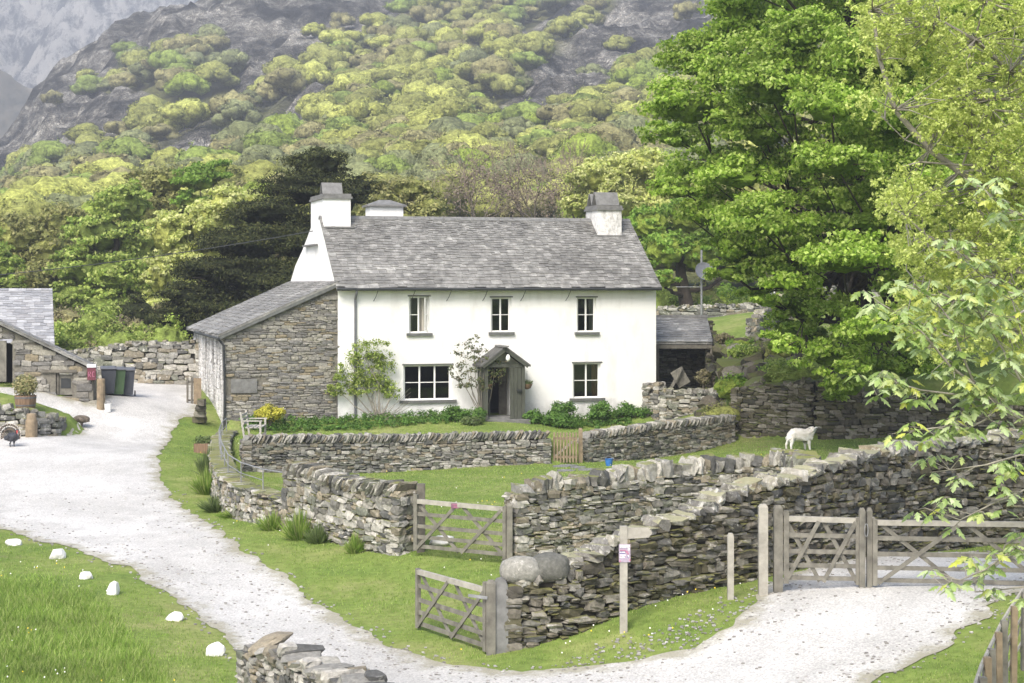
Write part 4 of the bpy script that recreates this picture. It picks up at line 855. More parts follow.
# near gate, hung on a wooden post beside a rounded stone post, standing ajar
x, y = XY(491, 30.0); zg = hz(x, y); sq_post('square timber post holding the near open gate, beside the rounded stone', x, y, .155, zg-.3, P(0, 580, 30)[2], 'oak')
x, y = XY(500.5, 30.05); zq = hz(x, y); m = MB(); rs = RS(3)
prof = [(-.12, -.3), (-.125, .0), (-.125, .8), (-.115, 1.15), (-.07, 1.22), (.02, 1.24), (.09, 1.2), (.125, 1.1), (.13, .5), (.13, -.3)]
m.prism([(x+a, y-.09, zq+b) for a, b in prof], (0, .17, 0)); tag(m.build('stone_gatepost', M['slab']), 'upright slate gatepost with rounded top at the near end of the front wall', 'gatepost')
a = XY(487, 30.0); b = XY(418, 32.0)
five_bar('weathered five-bar gate nearest the track, swung open from the wall end', a, b, P(0, 653, 30)[2], P(0, 629, 32)[2], 1.04, 'oak', 'field gates', 5, 2)
m = MB(); p_ = P(487.5, 597, 30); m.beam(p_+[0, -.09, -.0], p_+[-.32, -.02, .03], .02, .05); tag(m.build('gate_hinge', M['iron']), None)
bpy.data.objects['gate_hinge'].parent = bpy.data.objects['field_gate']; bpy.data.objects['gate_hinge'].location = [-q for q in bpy.data.objects['field_gate'].location]
# far gate
a = XY(414.5, 37.4); b = XY(505, 36.2); g2 = five_bar('closed weathered gate between the two field walls, with a small plate on its top rail', a, b, P(0, 551, 37.4)[2], P(0, 560, 36.2)[2], 1.04, 'oak', 'field gates', 5, 2)
x, y = XY(421, 37.75); sq_post('thick dark timber post at the left end of the far gate', x, y, .17, hz(x, y)-.3, P(0, 484, 37.7)[2], 'oak_dark', chamfer=False)
x, y = XY(509.5, 36.15); sq_post('short timber post at the right end of the far gate, against the wall', x, y, .12, hz(x, y)-.3, P(0, 503, 36.2)[2], 'oak')
M['plum'] = plain('plum_sign', (.20, .10, .15), .6, .15, 20, .05); M['plum_pale'] = plain('lilac_sign', (.36, .30, .38), .6, .12, 30, .05); M['signwhite'] = plain('sign_white', (.75, .74, .76), .5, .05, 9, .05); M['pink'] = plain('sign_pink', (.45, .17, .26), .6, .1, 9, .05); M['signblue'] = plain('sign_blue', (.12, .13, .30), .6, .1, 9, .05)
pl = P(456, 505.5, 36.85); m = MB(); m.box(pl+[0, -.06, 0], (.2, .015, .105)); pt = m.build('gate_plate', M['plum']); tag(pt, 'small plum plate fixed to the top rail of the far gate', 'sign')
m = MB(); 
for i, (w_, zz) in enumerate(((.15, .025), (.12, -.005), (.14, -.03))): m.box(pl+[-.0+.012*i, -.069, zz], (w_, .003, .009))
m.build('sign_lines', M['pink'], pt)
# finger post
x, y = XY(623.5, 29.9); zf = hz(x, y); fp = thing('finger_post', 'pale wooden fingerpost with a blank pointing arm and a lilac notice, before the front wall', 'signpost', (x, y, zf))
m = MB(); post(m, x, y, .125, .115, zf-.2, P(0, 526, 29.9)[2]); m.build('post', M['oak_pale'], fp)
m = MB(); za, zb_ = P(0, 538.5, 29.9)[2], P(0, 527.5, 29.9)[2]; xr = P(652.5, 0, 29.85)[0]; x0_ = x+.064
m.prism([(x0_, y-.04, za), (xr-.06, y-.04, za+.02), (xr, y-.04, (za+zb_)/2+.01), (xr-.06, y-.04, zb_), (x0_, y-.04, zb_)], (0, .035, 0)); m.build('arm', M['oak_pale'], fp)
m = MB(); zs0, zs1 = P(0, 562.5, 29.8)[2], P(0, 544.5, 29.8)[2]; xs0, xs1 = P(619, 0, 29.8)[0], P(630.5, 0, 29.8)[0]; m.box(((xs0+xs1)/2, y-.066, (zs0+zs1)/2), (xs1-xs0, .012, zs1-zs0)); nb_ = m.build('notice', M['plum_pale'], fp)
m = MB(); cx_ = (xs0+xs1)/2
def strip(mb, fx, fz_2, w_, h_): mb.box((xs0+(xs1-xs0)*fx, y-.0745, zs0+(zs1-zs0)*fz_2), (w_, .003, h_))
strip(m, .5, .88, .16, .05); strip(m, .86, .75, .03, .05); strip(m, .3, .56, .09, .018); strip(m, .35, .40, .10, .014); strip(m, .28, .28, .08, .022); strip(m, .82, .33, .02, .04); m.build('notice_heading', M['signwhite'], nb_)
m = MB(); strip(m, .35, .655, .1, .016); strip(m, .68, .585, .035, .03); strip(m, .78, .48, .03, .025); strip(m, .2, .33, .02, .02); strip(m, .1, .06, .03, .02); strip(m, .95, .12, .018, .03); m.build('notice_text', M['pink'], nb_)['kind'] = 'stuff'
def glyphs(mb, txt_w, fx, fz_2, n_, rs): 
    for i in range(n_): strip(mb, fx+txt_w*(i-n_/2)/n_, fz_2, .009*rs.uniform(.6, 1.3), .028*rs.uniform(.7, 1.1))
m = MB(); rs = RS(9); glyphs(m, .75, .5, .81, 7, rs); glyphs(m, .55, .38, .605, 5, rs); strip(m, .3, .5, .09, .012); strip(m, .78, .29, .022, .02); m.build('notice_print', M['signblue'], nb_)['kind'] = 'stuff'
x, y = XY(730.5, 30.9); sq_post('slim bare post standing alone between the fingerpost and the right gates', x, y, .105, hz(x, y)-.2, P(0, 533, 30.9)[2], 'oak_pale', 'marker_post')
# right pair of gates
x, y = XY(763, 31.0); sq_post('squared pale bleached post left of the yard gates', x, y, .155, hz(x, y)-.3, P(0, 504, 31)[2], 'oak_pale')
x, y = XY(778, 31.1); sq_post('greyer hanging post just right of the pale bleached one at the yard gates', x, y, .15, hz(x, y)-.3, P(0, 505, 31.1)[2], 'oak')
zy = hz(*XY(862, 31)); 
a = XY(784, 31.05); b = XY(858, 30.9); five_bar('narrow five-bar yard gate between the pale posts, left of the wide one', a, b, zy+.03, zy+.03, 1.14, 'oak', 'yard gates', 5, 2)
x, y = XY(862, 30.85); sq_post('left of the twin posts where the two yard gates meet', x, y, .10, hz(x, y)-.1, P(0, 507.5, 30.9)[2], 'oak', group='twin closing posts'); x, y = XY(869.3, 30.85); sq_post('right of the twin posts where the two yard gates meet', x, y, .09, hz(x, y)-.1, P(0, 507.5, 30.9)[2], 'oak', group='twin closing posts')
a = XY(1052, 30.6); b = XY(875, 30.8); five_bar('wide five-bar yard gate reaching the right edge under the sycamore leaves', a, b, zy+.0, zy+.03, 1.12, 'oak', 'yard gates', 5, 2)
m = MB(); q = P(849, 526, 30.7); m.beam(q+[0, -.02, .15], q+[.0, -.02, -.62], .016, .02); tag(m.build('latch_bar', M['iron']), 'thin vertical iron latch rod on the closing end of the narrow yard gate', 'latch')
m = MB(); q = P(866, 530, 30.75); pts = [q+[.03*math.cos(a_), -.03, .11*math.sin(a_)] for a_ in np.linspace(0, 2*math.pi, 15)]; m.tube(pts, .009, 5); tag(m.build('chain', M['iron']), 'loop of chain holding the twin yard gateposts together', 'chain')
# wicket gate in the garden wall
wg = thing('wicket_gate', 'small brown picket gate in the gap of the garden wall', 'gate', (*XY(566, 57.7), hz(*XY(566, 57.2)))); Dg = 57.6; zt, zb_ = P(0, 432.5, Dg)[2], P(0, 462.5, Dg)[2]; xl, xr = P(553, 0, Dg)[0], P(577.5, 0, Dg)[0]
for i in range(8):
    m = MB(); xx = xl+.04+(xr-xl-.08)*i/7; m.box((xx, Dg, (zt+zb_)/2), (.055, .025, zt-zb_)); m.build('picket', M['oak_tan'], wg)
for f_ in (.18, .8): m = MB(); m.box(((xl+xr)/2, Dg+.03, zb_+(zt-zb_)*f_), (xr-xl, .03, .08)); m.build('rail', M['oak_tan'], wg)
m = MB(); m.beam((xl+.05, Dg+.05, zb_+.18), (xr-.05, Dg+.05, zt-.2), .02, .07); m.build('brace', M['oak_pale'], wg)
x, y = XY(580.5, 57.9); sq_post('brown hanging post of the small picket gate', x, y, .13, hz(x, y-.8)-.2, P(0, 428, 57.9)[2], 'oak_tan')
# iron hand rail on the low curving wall
rl = thing('iron_railing', 'thin grey iron handrail following the slabs of the low curving wall', 'railing', (*XY(222, 55), 0)); tops = []
for f_ in np.linspace(.06, .93, 12):
    q, tg = pD.at(pD.L*f_); nr = np.array([-tg[1], tg[0]])
    p0 = np.array([q[0], q[1], q[3]-.02]); p1 = p0+[0, 0, .52]; tops.append(p1); m = MB(); m.tube([p0, p1], .016, 5); m.build('baluster', M['iron'], rl)
q, _ = pD2.at(.15); tops.append(np.array([q[0], q[1], q[3]-.02])); m = MB(); m.tube(tops, .017, 6); m.build('handrail', M['iron'], rl); m = MB(); m.tube([t_-[0, 0, .26] for t_ in tops[:-1]], .012, 5); m.build('lower_rail', M['iron'], rl)
# post and rail fence at the lower right corner
fn_ = thing('rail_fence', 'weathered wooden post and rail fence running up the grass at the lower right corner', 'fence', (*XY(1010, 22), hz(*XY(1010, 22)))); rs = RS(77)
Dn = np.linspace(27.5, 15.5, 13); lx = np.interp(Dn, [15.5, 17.5, 20.5, 24, 27.5], [955, 972, 988, 1008, 1045]); rt = np.interp(Dn, [15.5, 17.5, 20.5, 24, 27.5], [760, 712, 660, 616, 560]); tp_ = [P(px, py, D) for D, px, py in zip(Dn, lx, rt)]
for i, p in enumerate(tp_):
    g_ = hz(p[0], p[1]); m = MB(); dx, dy = rs.normal(0, .02, 2); m.beam((p[0], p[1], g_-.2), (p[0]+dx, p[1]+dy, p[2]+rs.uniform(-.02, .05)), .075, .095, (0, 1, 0)); m.build('fence_post', M['oak_tan' if i % 2 else 'oak'], fn_)
for off, r_ in ((.05, .026), (.42, .022), (.78, .022)): m = MB(); m.tube([q-[.07, 0, off] for q in tp_], [r_]*13, 6); m.build('rail', M['oak_pale'], fn_)
for i in range(12):
    for off in (.2, .55): m = MB(); m.tube([tp_[i]-[.05, 0, off-.1], tp_[i+1]-[.05, 0, off+.3]], .012, 4); m.build('brace', M['oak'], fn_)
# ------------------------------------------------------------ yard things
M['bin_grey'] = plain('grey_blue_plastic', (.055, .06, .072), .5, .1, 4, .1); M['bin_green'] = plain('green_plastic', (.055, .095, .045), .5, .1, 4, .1); M['bin_lid'] = plain('faded_black_lid', (.10, .102, .108), .45, .15, 6, .1); M['rubber'] = plain('black_rubber', (.02, .02, .02), .8, .1, 5)
def wheelie(label, px, D, mat, rz):
    x, y = XY(px, D); z = hz(x, y); t = thing('wheelie_bin', label, 'bin', (0, 0, 0), 'wheelie bins'); m = MB()
    def fr(zc, w_, d_): return [(-w_/2, -d_/2, zc), (w_/2, -d_/2, zc), (w_/2, d_/2, zc), (-w_/2, d_/2, zc)]
    v = fr(.06, .40, .42)+fr(.92, .54, .62)+fr(.97, .56, .66); f = [(i, (i+1) % 4, 4+(i+1) % 4, 4+i) for i in range(4)]+[(4+i, 4+(i+1) % 4, 8+(i+1) % 4, 8+i) for i in range(4)]+[(3, 2, 1, 0), (8, 9, 10, 11)]; m.add(v, f); m.build('body', M[mat], t)
    m = MB(); v = [(-.3, -.36, .98), (.3, -.36, .98), (.3, .34, .98), (-.3, .34, .98), (-.3, -.36, 1.0), (.3, -.36, 1.0), (.29, .34, 1.08), (-.29, .34, 1.08), (-.22, -.1, 1.06), (.22, -.1, 1.06)]
    m.add(v, [(3, 2, 1, 0), (0, 1, 5, 4), (2, 3, 7, 6), (3, 0, 4, 8, 7), (1, 2, 6, 9, 5), (4, 5, 9, 8), (8, 9, 6, 7)]); m.tube([(-.24, .40, .95), (.24, .40, .95)], .02, 6); m.build('lid', M['bin_lid'], t)
    for s_ in (-1, 1): m = MB(); m.tube([(s_*.25, .24, .1), (s_*.30, .24, .1)], .1, 12); m.build('wheel', M['rubber'], t)
    t.location = (x, y, z); t.rotation_euler = (0, 0, rz); del t['_loc']; return t
wheelie('grey-blue wheelie bin, nearest the wooden post', 108.5, 67.5, 'bin_grey', .25); wheelie('green wheelie bin in the middle of the row by the barn', 117.5, 67.7, 'bin_green', .3); wheelie('grey-blue wheelie bin at the right end of the row, away from the barn', 127.5, 68, 'bin_grey', .2)
x, y = XY(101, 65.4); z = hz(x, y); m = MB(); m.lathe((x, y, z-.1), [(.16, 0), (.155, .5), (.15, 1.1), (.145, 1.18), (.1, 1.2)], 14); tag(m.build('timber_post', M['oak_tan']), 'stout round brown post at the barn corner beside the bins', 'post')
x, y = XY(108, 65.2); z = hz(x, y); bk = thing('bucket', 'white plastic bucket on the gravel in front of the bins', 'bucket', (x, y, z)); m = MB(); m.lathe((x, y, z), [(.11, 0), (.13, .28), (.145, .3), (.12, .3), (.1, .04)], 14); m.build('body', M['paint'], bk); m = MB(); m.tube([(x+.13*math.cos(a_), y, z+.28+.15*math.sin(a_)) for a_ in np.linspace(0, math.pi, 9)], .009, 5); m.build('handle', M['iron'], bk)
# red sign on the barn
q = P(91.5, 374, 65.6); ms = thing('barn_sign', 'square dark red sign with a pale heading on the right end of the barn', 'sign', q); M['maroon'] = plain('maroon_sign', (.13, .035, .05), .6, .1, 12, .05)
m = MB(); m.box(q, (.31, .03, .44)); m.build('board', M['maroon'], ms); m = MB(); m.box(q+[0, -.012, .3], (.33, .05, .12)); m.build('heading', M['signwhite'], ms)
m = MB()
for dx, pts_ in ((-.06, [(-.04, -.1), (-.04, .08), (.03, .07), (.03, .0), (-.03, -.01), (.04, -.1)]), (.07, [(.04, .07), (-.02, .08), (-.035, 0), (-.02, -.09), (.04, -.09)])): m.tube([q+[dx+a_, -.02, b_] for a_, b_ in pts_], .012, 5)
m.build('lettering', M['pink'], ms)
# flower tub
x, y = XY(25.5, 61.9); z = hz(x, y); tb = thing('flower_tub', 'half barrel tub planted with a round cream-leaved shrub on the raised grass', 'planter', (x, y, z)); m = MB(); m.lathe((x, y, z), [(.27, 0), (.33, .12), (.355, .3), (.37, .52), (.33, .52), (.32, .44)], 20); M['barrel'] = plain('brown_barrel_stave', (.20, .13, .085), .8, .3, 7, .5, st=(3, 3, .4)); br_ = m.build('barrel', M['barrel'], tb)
m = MB(); m.lathe((x, y, z+.16), [(.343, 0), (.352, .05)], 20); m.lathe((x, y, z+.42), [(.372, 0), (.376, .05)], 20); m.build('hoop', M['pipe'], br_)
def leaf_cloud(mb, cen, rad, cnt, size, rs, shell=.55, up=.35, aspect=.6, m=0, flat=0, nrm=None, nz=.55):
    """cnt leaves round each centre, cen (n,3), rad (n,3)"""
    cen = np.repeat(np.asarray(cen, float).reshape(-1, 3), cnt, 0); rad = np.repeat(np.asarray(rad, float).reshape(-1, 3), cnt, 0); k = len(cen)
    d = rs.normal(size=(k, 3)); d /= np.linalg.norm(d, axis=1)[:, None]; r = rs.uniform(shell, 1, k)[:, None]; p = cen+d*rad*r
    nr = (d if nrm is None else d*.5+np.repeat(nrm, cnt, 0))*(1-flat)+rs.normal(size=(k, 3))*nz; nr[:, 2] += up; nr /= np.linalg.norm(nr, axis=1)[:, None]
    a = np.cross(nr, rs.normal(size=(k, 3))); a /= np.linalg.norm(a, axis=1)[:, None]; b = np.cross(nr, a); s = (size*rs.uniform(.65, 1.3, k))[:, None]
    v = np.stack([p-a*s*.5, p+b*s*aspect*.5-nr*s*.08, p+a*s*.5, p-b*s*aspect*.5-nr*s*.08], 1).reshape(-1, 3)
    mb.add(v, (np.arange(k)*4)[:, None]+np.array([0, 1, 2, 3]), m)
def blob(mb, c, r, seed, sub=3, amp=.22, fr=2.6, m=0):
    import bmesh
    if ('ico', sub) not in ICO:
        b = bmesh.new(); bmesh.ops.create_icosphere(b, subdivisions=sub, radius=1); ICO[('ico', sub)] = (np.array([q.co[:] for q in b.verts]), np.array([[x.index for x in q.verts] for q in b.faces])); b.free()
    v, f = ICO[('ico', sub)]; k = 1+amp*(np.abs(vnoise(v[:, 0]*fr+seed*3.1, v[:, 1]*fr+v[:, 2]*fr*1.3, seed, 2))*-2+.6)+amp*.5*vnoise(v[:, 0]*fr*3, v[:, 2]*fr*3+v[:, 1]*fr*2, seed+5, 2)
    mb.add(v*k[:, None]*np.array(r)+np.array(c), f, m)
ICO = {}
def leafmat(name, cols, trans=.35, scale=.5, rough=.55, spec=.3, patch=.35):
    n = NT(name); k = len(cols); c = n.ramp(n.island(), [(i/max(1, k-1), q) for i, q in enumerate(cols)]); f = n.noise(scale, 4, .6)
    c = n.mix(1.0, c, n.ramp(f, [(.3, 1-patch), (.7, 1+patch)]), 'MULTIPLY'); return n.finish(c, rough, spec=spec, trans=trans)
M['cream_leaf'] = leafmat('cream_variegated_leaf', [(.12, .16, .05), (.35, .34, .16), (.45, .38, .2), (.2, .22, .07)])
m = MB(); rs = RS(8); leaf_cloud(m, [(x, y, z+.85)], [(.46, .46, .42)], 1500, .09, rs, .5, .3); m.build('foliage', M['cream_leaf'], tb)
x, y = XY(31.5, 60.0); z = hz(x, y-.2); m = MB(); m.lathe((x, y, z-.1), [(.2, 0), (.2, .35), (.2, .62), (.17, .72), (.16, .88), (.12, .9)], 16); tag(m.build('chimney_pot_planter', M['oak_tan']), 'tan cylindrical post against the low wall below the flower tub', 'post')
# white painted stones along the verge
M['white_stone'] = plain('whitewashed_stone', (.66, .655, .63), .85, .28, 7, .9, .03)
sz = [(15, 541, .17), (58, 554, .17), (86, 574, .17), (113, 590, .17), (174, 616, .15), (214, 651, .16)]
lab = ['white painted stone at the far left end of the row on the verge', 'pointed white stone, second from the left along the verge', 'flat white stone, third from the left along the verge', 'tall blocky white stone in the middle of the verge row', 'low white stone touching the track edge, second from the right', 'largest white stone at the right end of the row, nearest the slate wall']
for i, (px, py, r_) in enumerate(sz):
    q = G(px, py+4); k_ = [(.25, .2, .15), (.24, .18, .21), (.25, .2, .13), (.19, .17, .23), (.22, .17, .14), (.22, .18, .19)][i]
    k_ = tuple(.82*q_ for q_ in k_); o = boulder(lab[i], (q[0], q[1], q[2]+k_[2]*.45), k_, 30+i, 'white stones along the verge', 'stone_near', 'painted_stone', 'stone', i*.7, .15, 9); o.data.materials[0] = M['white_stone']
# white block seen through the far gate, blue bucket, flagstones at wicket
q = G(440, 548); o = boulder('white block lying on the grass behind the far gate', (q[0], q[1]+.3, q[2]+.12), (.30, .2, .15), 41, None, 'stone_near', 'white_block', 'block', .2, .08, 6); o.data.materials[0] = M['white_stone']
q = G(609, 466); M['bluepl'] = plain('blue_plastic', (.04, .16, .45), .4, .1, 5, .05); bb = thing('bucket', 'small blue bucket on the grass right of the picket gate', 'bucket', q); m = MB(); m.lathe(q, [(.09, 0), (.125, .21), (.14, .22), (.115, .22), (.08, .03)], 14); m.build('body', M['bluepl'], bb); m = MB(); m.tube([(q[0]+.125*math.cos(a_), q[1], q[2]+.2+.1*math.sin(a_)) for a_ in np.linspace(0.2, math.pi-.2, 9)], .007, 5); m.build('handle', M['iron'], bb)
rs = RS(15)
for i, (px, py) in enumerate([(560, 467), (569, 466), (579, 468), (588, 470), (566, 471)]):
    q = G(px, py); m = MB(); n_ = 7; pts_ = [(q[0]+.3*math.cos(2*math.pi*j/n_)*rs.uniform(.7, 1.1), q[1]+.38*math.sin(2*math.pi*j/n_)*rs.uniform(.7, 1.1), q[2]-.03) for j in range(n_)]; m.prism(pts_, (0, 0, .06)); tag(m.build('flagstone', M['slab']), 'flat grey flagstone in the grass below the picket gate', 'flagstone', 'flagstones below the picket gate')
# garden bench, seen from its end, its back to the left
q = XY(249, 56.4); z = hz(*q)-.02; bn = thing('garden_bench', 'white weathered slatted bench seen end-on behind the left end of the garden wall', 'bench', (*q, z)); M['bench'] = plain('weathered_white_bench', (.38, .365, .33), .8, .25, 8, .3)
for i in range(4): m = MB(); m.box((q[0]+.0+.13*i, q[1]+.1, z+.46), (.10, 1.15, .03)); m.build('seat_slat', M['bench'], bn)
for i in range(3): m = MB(); m.box((q[0]-.10-.03*i, q[1]+.1, z+.6+.12*i), (.025, 1.15, .07)); m.build('back_slat', M['bench'], bn)
for sy in (-.45, .65):
    m = MB(); m.beam((q[0]-.06, q[1]+sy, z), (q[0]-.2, q[1]+sy, z+.95), .06, .06, (1, 0, 0)); m.build('leg', M['bench'], bn)
    m = MB(); m.box((q[0]+.42, q[1]+sy, z+.33), (.06, .06, .66)); m.build('leg', M['bench'], bn)
    m = MB(); m.beam((q[0]-.14, q[1]+sy, z+.67), (q[0]+.48, q[1]+sy, z+.67), .07, .035); m.build('armrest', M['bench'], bn)
# hurdle and trough by the lean-to
hd = thing('wooden_hurdle', 'short boarded wooden hurdle beside the far corner of the lean-to', 'hurdle', (*XY(194, 69), hz(*XY(194, 69))))
zh = hz(*XY(194, 69)); x0_, x1_ = XY(187.5, 69)[0], XY(201, 69)[0]
for xx in (x0_, x0_+.17): m = MB(); m.box((xx, 69, zh+.5), (.07, .07, 1.05)); m.build('post', M['oak_dark'], hd)
for k in range(3): m = MB(); m.box((x0_+.28+.1*k, 69.02, zh+.5), (.095, .03, 1.0)); m.build('board', M['oak_tan'], hd)
for k in (.15, .85): m = MB(); m.box(((x0_+x1_)/2, 69.05, zh+k), (x1_-x0_, .03, .07)); m.build('rail', M['oak_dark'], hd)
x, y = XY(209, 60.2); z = hz(x, y); tr_ = thing('stone_trough', 'long brown trough of wild flowers at the foot of the lean-to wall', 'planter', (x, y, z)); m = MB(); m.box((x, y, z+.2), (.95, .4, .42)); m.build('trough', M['barrel'], tr_)
M['herb'] = leafmat('garden_herb_leaf', [(.06, .10, .03), (.12, .17, .05), (.16, .20, .09)], .3); m = MB(); leaf_cloud(m, [(x+.3*k, y, z+.5) for k in (-1, 0, 1)], [(.24, .2, .2)]*3, 260, .08, RS(4), .2, .3); m.build('foliage', M['herb'], tr_)
x, y = XY(224, 61.8); z = hz(x, y); 
x, y = XY(199.5, 66.3); z = hz(x, y); m = MB(); rs = RS(33); add_stones(m, [(x+.05*k, y-.15*k, z+.15+.22*k) for k in range(4)], [(.24-.03*k, .2, .13) for k in range(4)], [np.eye(3)]*4, rs); tag(m.build('rough_boulder_pile', M['stone_dark']), 'heap of dark stones at the foot of the whitewashed lean-to side', 'stones')
# satellite dish on its pole
x, y = XY(701.5, 84); z = hz(x, y); sdh = thing('satellite_pole', 'tall thin metal pole carrying a grey satellite dish on the lawn behind the shed', 'aerial', (x, y, z)); m = MB(); m.tube([(x, y, z-.2), (x, y, P(0, 250, 84)[2])], .05, 8); pole = m.build('pole', M['iron'], sdh)
m = MB(); m.tube([(x-1.2, y, P(0, 287, 84)[2]), (x, y, P(0, 287, 84)[2])], .02, 5); m.build('side_arm', M['iron'], sdh)
cd = np.array([x+.12, y-.25, P(0, 271.5, 84)[2]]); ax = np.array([.25, -.85, .45]); ax /= np.linalg.norm(ax); u_ = np.cross(ax, [0, 0, 1]); u_ /= np.linalg.norm(u_); v_ = np.cross(u_, ax); rings = []
for r_, dp in ((.02, -.07), (.2, -.05), (.36, -.01), (.47, .04)): rings += [cd+ax*dp+r_*(math.cos(a_)*u_+math.sin(a_)*v_) for a_ in np.linspace(0, 2*math.pi, 20, endpoint=False)]
m = MB(); fs = [(i*20+j, i*20+(j+1) % 20, (i+1)*20+(j+1) % 20, (i+1)*20+j) for i in range(3) for j in range(20)]+[tuple(range(20))]; m.add(rings, fs); m.add([p-ax*.015 for p in rings], [f_[::-1] for f_ in fs]); m.build('dish', M['pipe'], sdh)
m = MB(); m.tube([cd-v_*.45, cd+ax*.5-v_*.1], .015, 5); m.build('feed_arm', M['gutter'], sdh)
# small post and trestle of white poles on the bank
q = P(772, 285, 78); m = MB(); gz = hz(q[0], q[1]); t = thing('white_trestle', 'white pole trestle standing on the bank among the sycamore leaves', 'trestle', (q[0], q[1], gz))
for a_, b_ in (((-.25, 0, 0), (0, 0, 1.9)), ((.3, 0, 0), (0, 0, 1.9)), ((0, .5, 0), (0, 0, 1.9))): m = MB(); m.tube([np.array([q[0], q[1], gz])+a_, np.array([q[0], q[1], gz])+b_], .035, 6); m.build('leg', M['paint'], t)
m = MB(); m.tube([(q[0], q[1], gz+1.88), (q[0]+2.6, q[1]+.5, gz+1.7)], .03, 6); m.build('rail', M['paint'], t)
q = P(755, 305, 73.5); gz = hz(q[0], q[1]); o = boulder('pale blue-white sack lying on the bank crest', (q[0], q[1], gz+.15), (.5, .25, .2), 71, None, 'stone_near', 'sack', 'sack'); o.data.materials[0] = M['white_stone']
# cable from the chimney to the left
m = MB(); a_ = P(313, 231, 70); b_ = np.array([-30, 78, 4.9]); pts_ = [a_+(b_-a_)*t_-np.array([0, 0, 1.0])*4*t_*(1-t_)*.35 for t_ in np.linspace(0, 1, 30)]; m.tube(pts_, .018, 5); tag(m.build('overhead_cable', M['gutter']), 'thin dark overhead cable running left from the tall chimney', 'cable')
# hanging baskets on the porch
def basket(label, px, py, s__):
    D_ = (HO+HA*s_of(px, -.9)+HN*-.9)[1]; q = P(px, py, D_); t = thing('hanging_basket', label, 'basket', q, 'hanging baskets on the porch'); m = MB(); m.lathe(q, [(.03, -.2), (.13, -.16), (.2, -.03), (.21, 0), (.16, 0)], 14); m.build('basket', M['barrel'], t)
    m = MB(); leaf_cloud(m, [q+[0, 0, .06]], [(.26, .24, .13)], 260, .07, RS(7), .3, .4); m.build('foliage', M['herb'], t); m = MB(); m.tube([q+[.0, 0, 0], q+[-.0, 0, .5]], .008, 4); m.build('chain', M['iron'], t)
basket('hanging basket on the open right side of the porch', 527, 384, 1); basket('hanging basket half hidden by the rose at the left of the porch', 487, 384, 1)

# ------------------------------------------------------------ animals
def skin_body(name, verts, edges, radii, mat, parent=None, sub=2, root=0, disp=0, dscale=.1):
    me = bpy.data.meshes.new(name); me.from_pydata([tuple(map(float, v)) for v in verts], edges, []); o = bpy.data.objects.new(name, me); C.objects.link(o)
    o.modifiers.new('skin', 'SKIN'); 
    for v, r_ in zip(me.skin_vertices[0].data, radii): v.radius = (r_, r_) if np.isscalar(r_) else r_
    me.skin_vertices[0].data[root].use_root = True
    sb = o.modifiers.new('sub', 'SUBSURF'); sb.levels = sub; sb.render_levels = sub
    dg = bpy.context.evaluated_depsgraph_get(); ev = o.evaluated_get(dg); m2 = bpy.data.meshes.new_from_object(ev); o.modifiers.clear(); o.data = m2; m2.name = name
    if disp:
        co = np.zeros(len(m2.vertices)*3); m2.vertices.foreach_get('co', co); co = co.reshape(-1, 3); no = np.zeros(len(m2.vertices)*3); m2.vertices.foreach_get('normal', no); no = no.reshape(-1, 3)
        co += no*(disp*vnoise(co[:, 0]/dscale, co[:, 2]/dscale+co[:, 1]/dscale, 5, 3))[:, None]*(smooth(.3, .42, co[:, 2]))[:, None]; m2.vertices.foreach_set('co', co.ravel())
    m2.polygons.foreach_set('use_smooth', np.ones(len(m2.polygons), bool)); m2.materials.clear(); m2.materials.append(M[mat]); 
    if parent is not None: o.parent = parent
    return o
n = NT('sheep_fleece'); f = n.noise(14, 5, .7); x_ = n.ramp(n.noise(3, 3, .6), [(.3, (.60, .56, .49)), (.6, (.82, .80, .76))]); M['fleece'] = n.finish(x_, .95, f, .8, .03, .1)
M['sheepface'] = plain('sheep_face', (.74, .72, .68), .8, .08, 9, .2)
q = G(800, 450); sh = thing('sheep', 'white horned-less sheep standing on the grass before the mossy wall, looking round', 'sheep', q); del sh['_loc']
V_ = [(0, 0, .56), (-.30, 0, .58), (-.44, 0, .54), (.26, 0, .57), (.40, 0, .64), (.47, -.05, .75), (.49, -.09, .82), (.51, -.23, .76),
      (-.40, -.12, .42), (-.36, -.12, .30), (-.42, -.12, .20), (-.40, -.12, .03), (-.38, -.12, .01),
      (-.42, .12, .42), (-.44, .12, .30), (-.52, .12, .21), (-.50, .12, .03), (-.48, .12, .01),
      (.32, -.11, .36), (.33, -.11, .20), (.36, -.11, .03), (.39, -.11, .01), (.26, .11, .36), (.25, .11, .20), (.26, .11, .03), (.29, .11, .01), (-.50, 0, .44), (-.51, 0, .33)]
E_ = [(0, 1), (1, 2), (0, 3), (3, 4), (4, 5), (5, 6), (6, 7), (2, 8), (8, 9), (9, 10), (10, 11), (11, 12), (2, 13), (13, 14), (14, 15), (15, 16), (16, 17), (3, 18), (18, 19), (19, 20), (20, 21), (3, 22), (22, 23), (23, 24), (24, 25), (2, 26), (26, 27)]
Rr = [(.27, .26), (.27, .26), .23, (.26, .24), .20, .16, .13, .07, .13, .075, .05, .04, .04, .12, .075, .05, .04, .04, .10, .055, .04, .04, .10, .055, .04, .04, .05, .03]
skin_body('body', V_, E_, Rr, 'fleece', sh, 3, 0, .05, .06)
for s_ in (-1, 1): m = MB(); m.tube([(.49+.07*s_, -.09, .85), (.49+.14*s_, -.1, .86), (.49+.19*s_, -.1, .84)], [.02, .028, .008], 6); m.build('ear', M['sheepface'], sh)
for s_ in (-1, 1): m = MB(); m.lathe((.505+.06*s_, -.185, .83), [(.004, -.012), (.012, 0), (.004, .012)], 8); m.build('eye', M['rubber'], sh)
sh.rotation_euler = (0, 0, math.radians(14)); sh.scale = (.84, .84, .84)
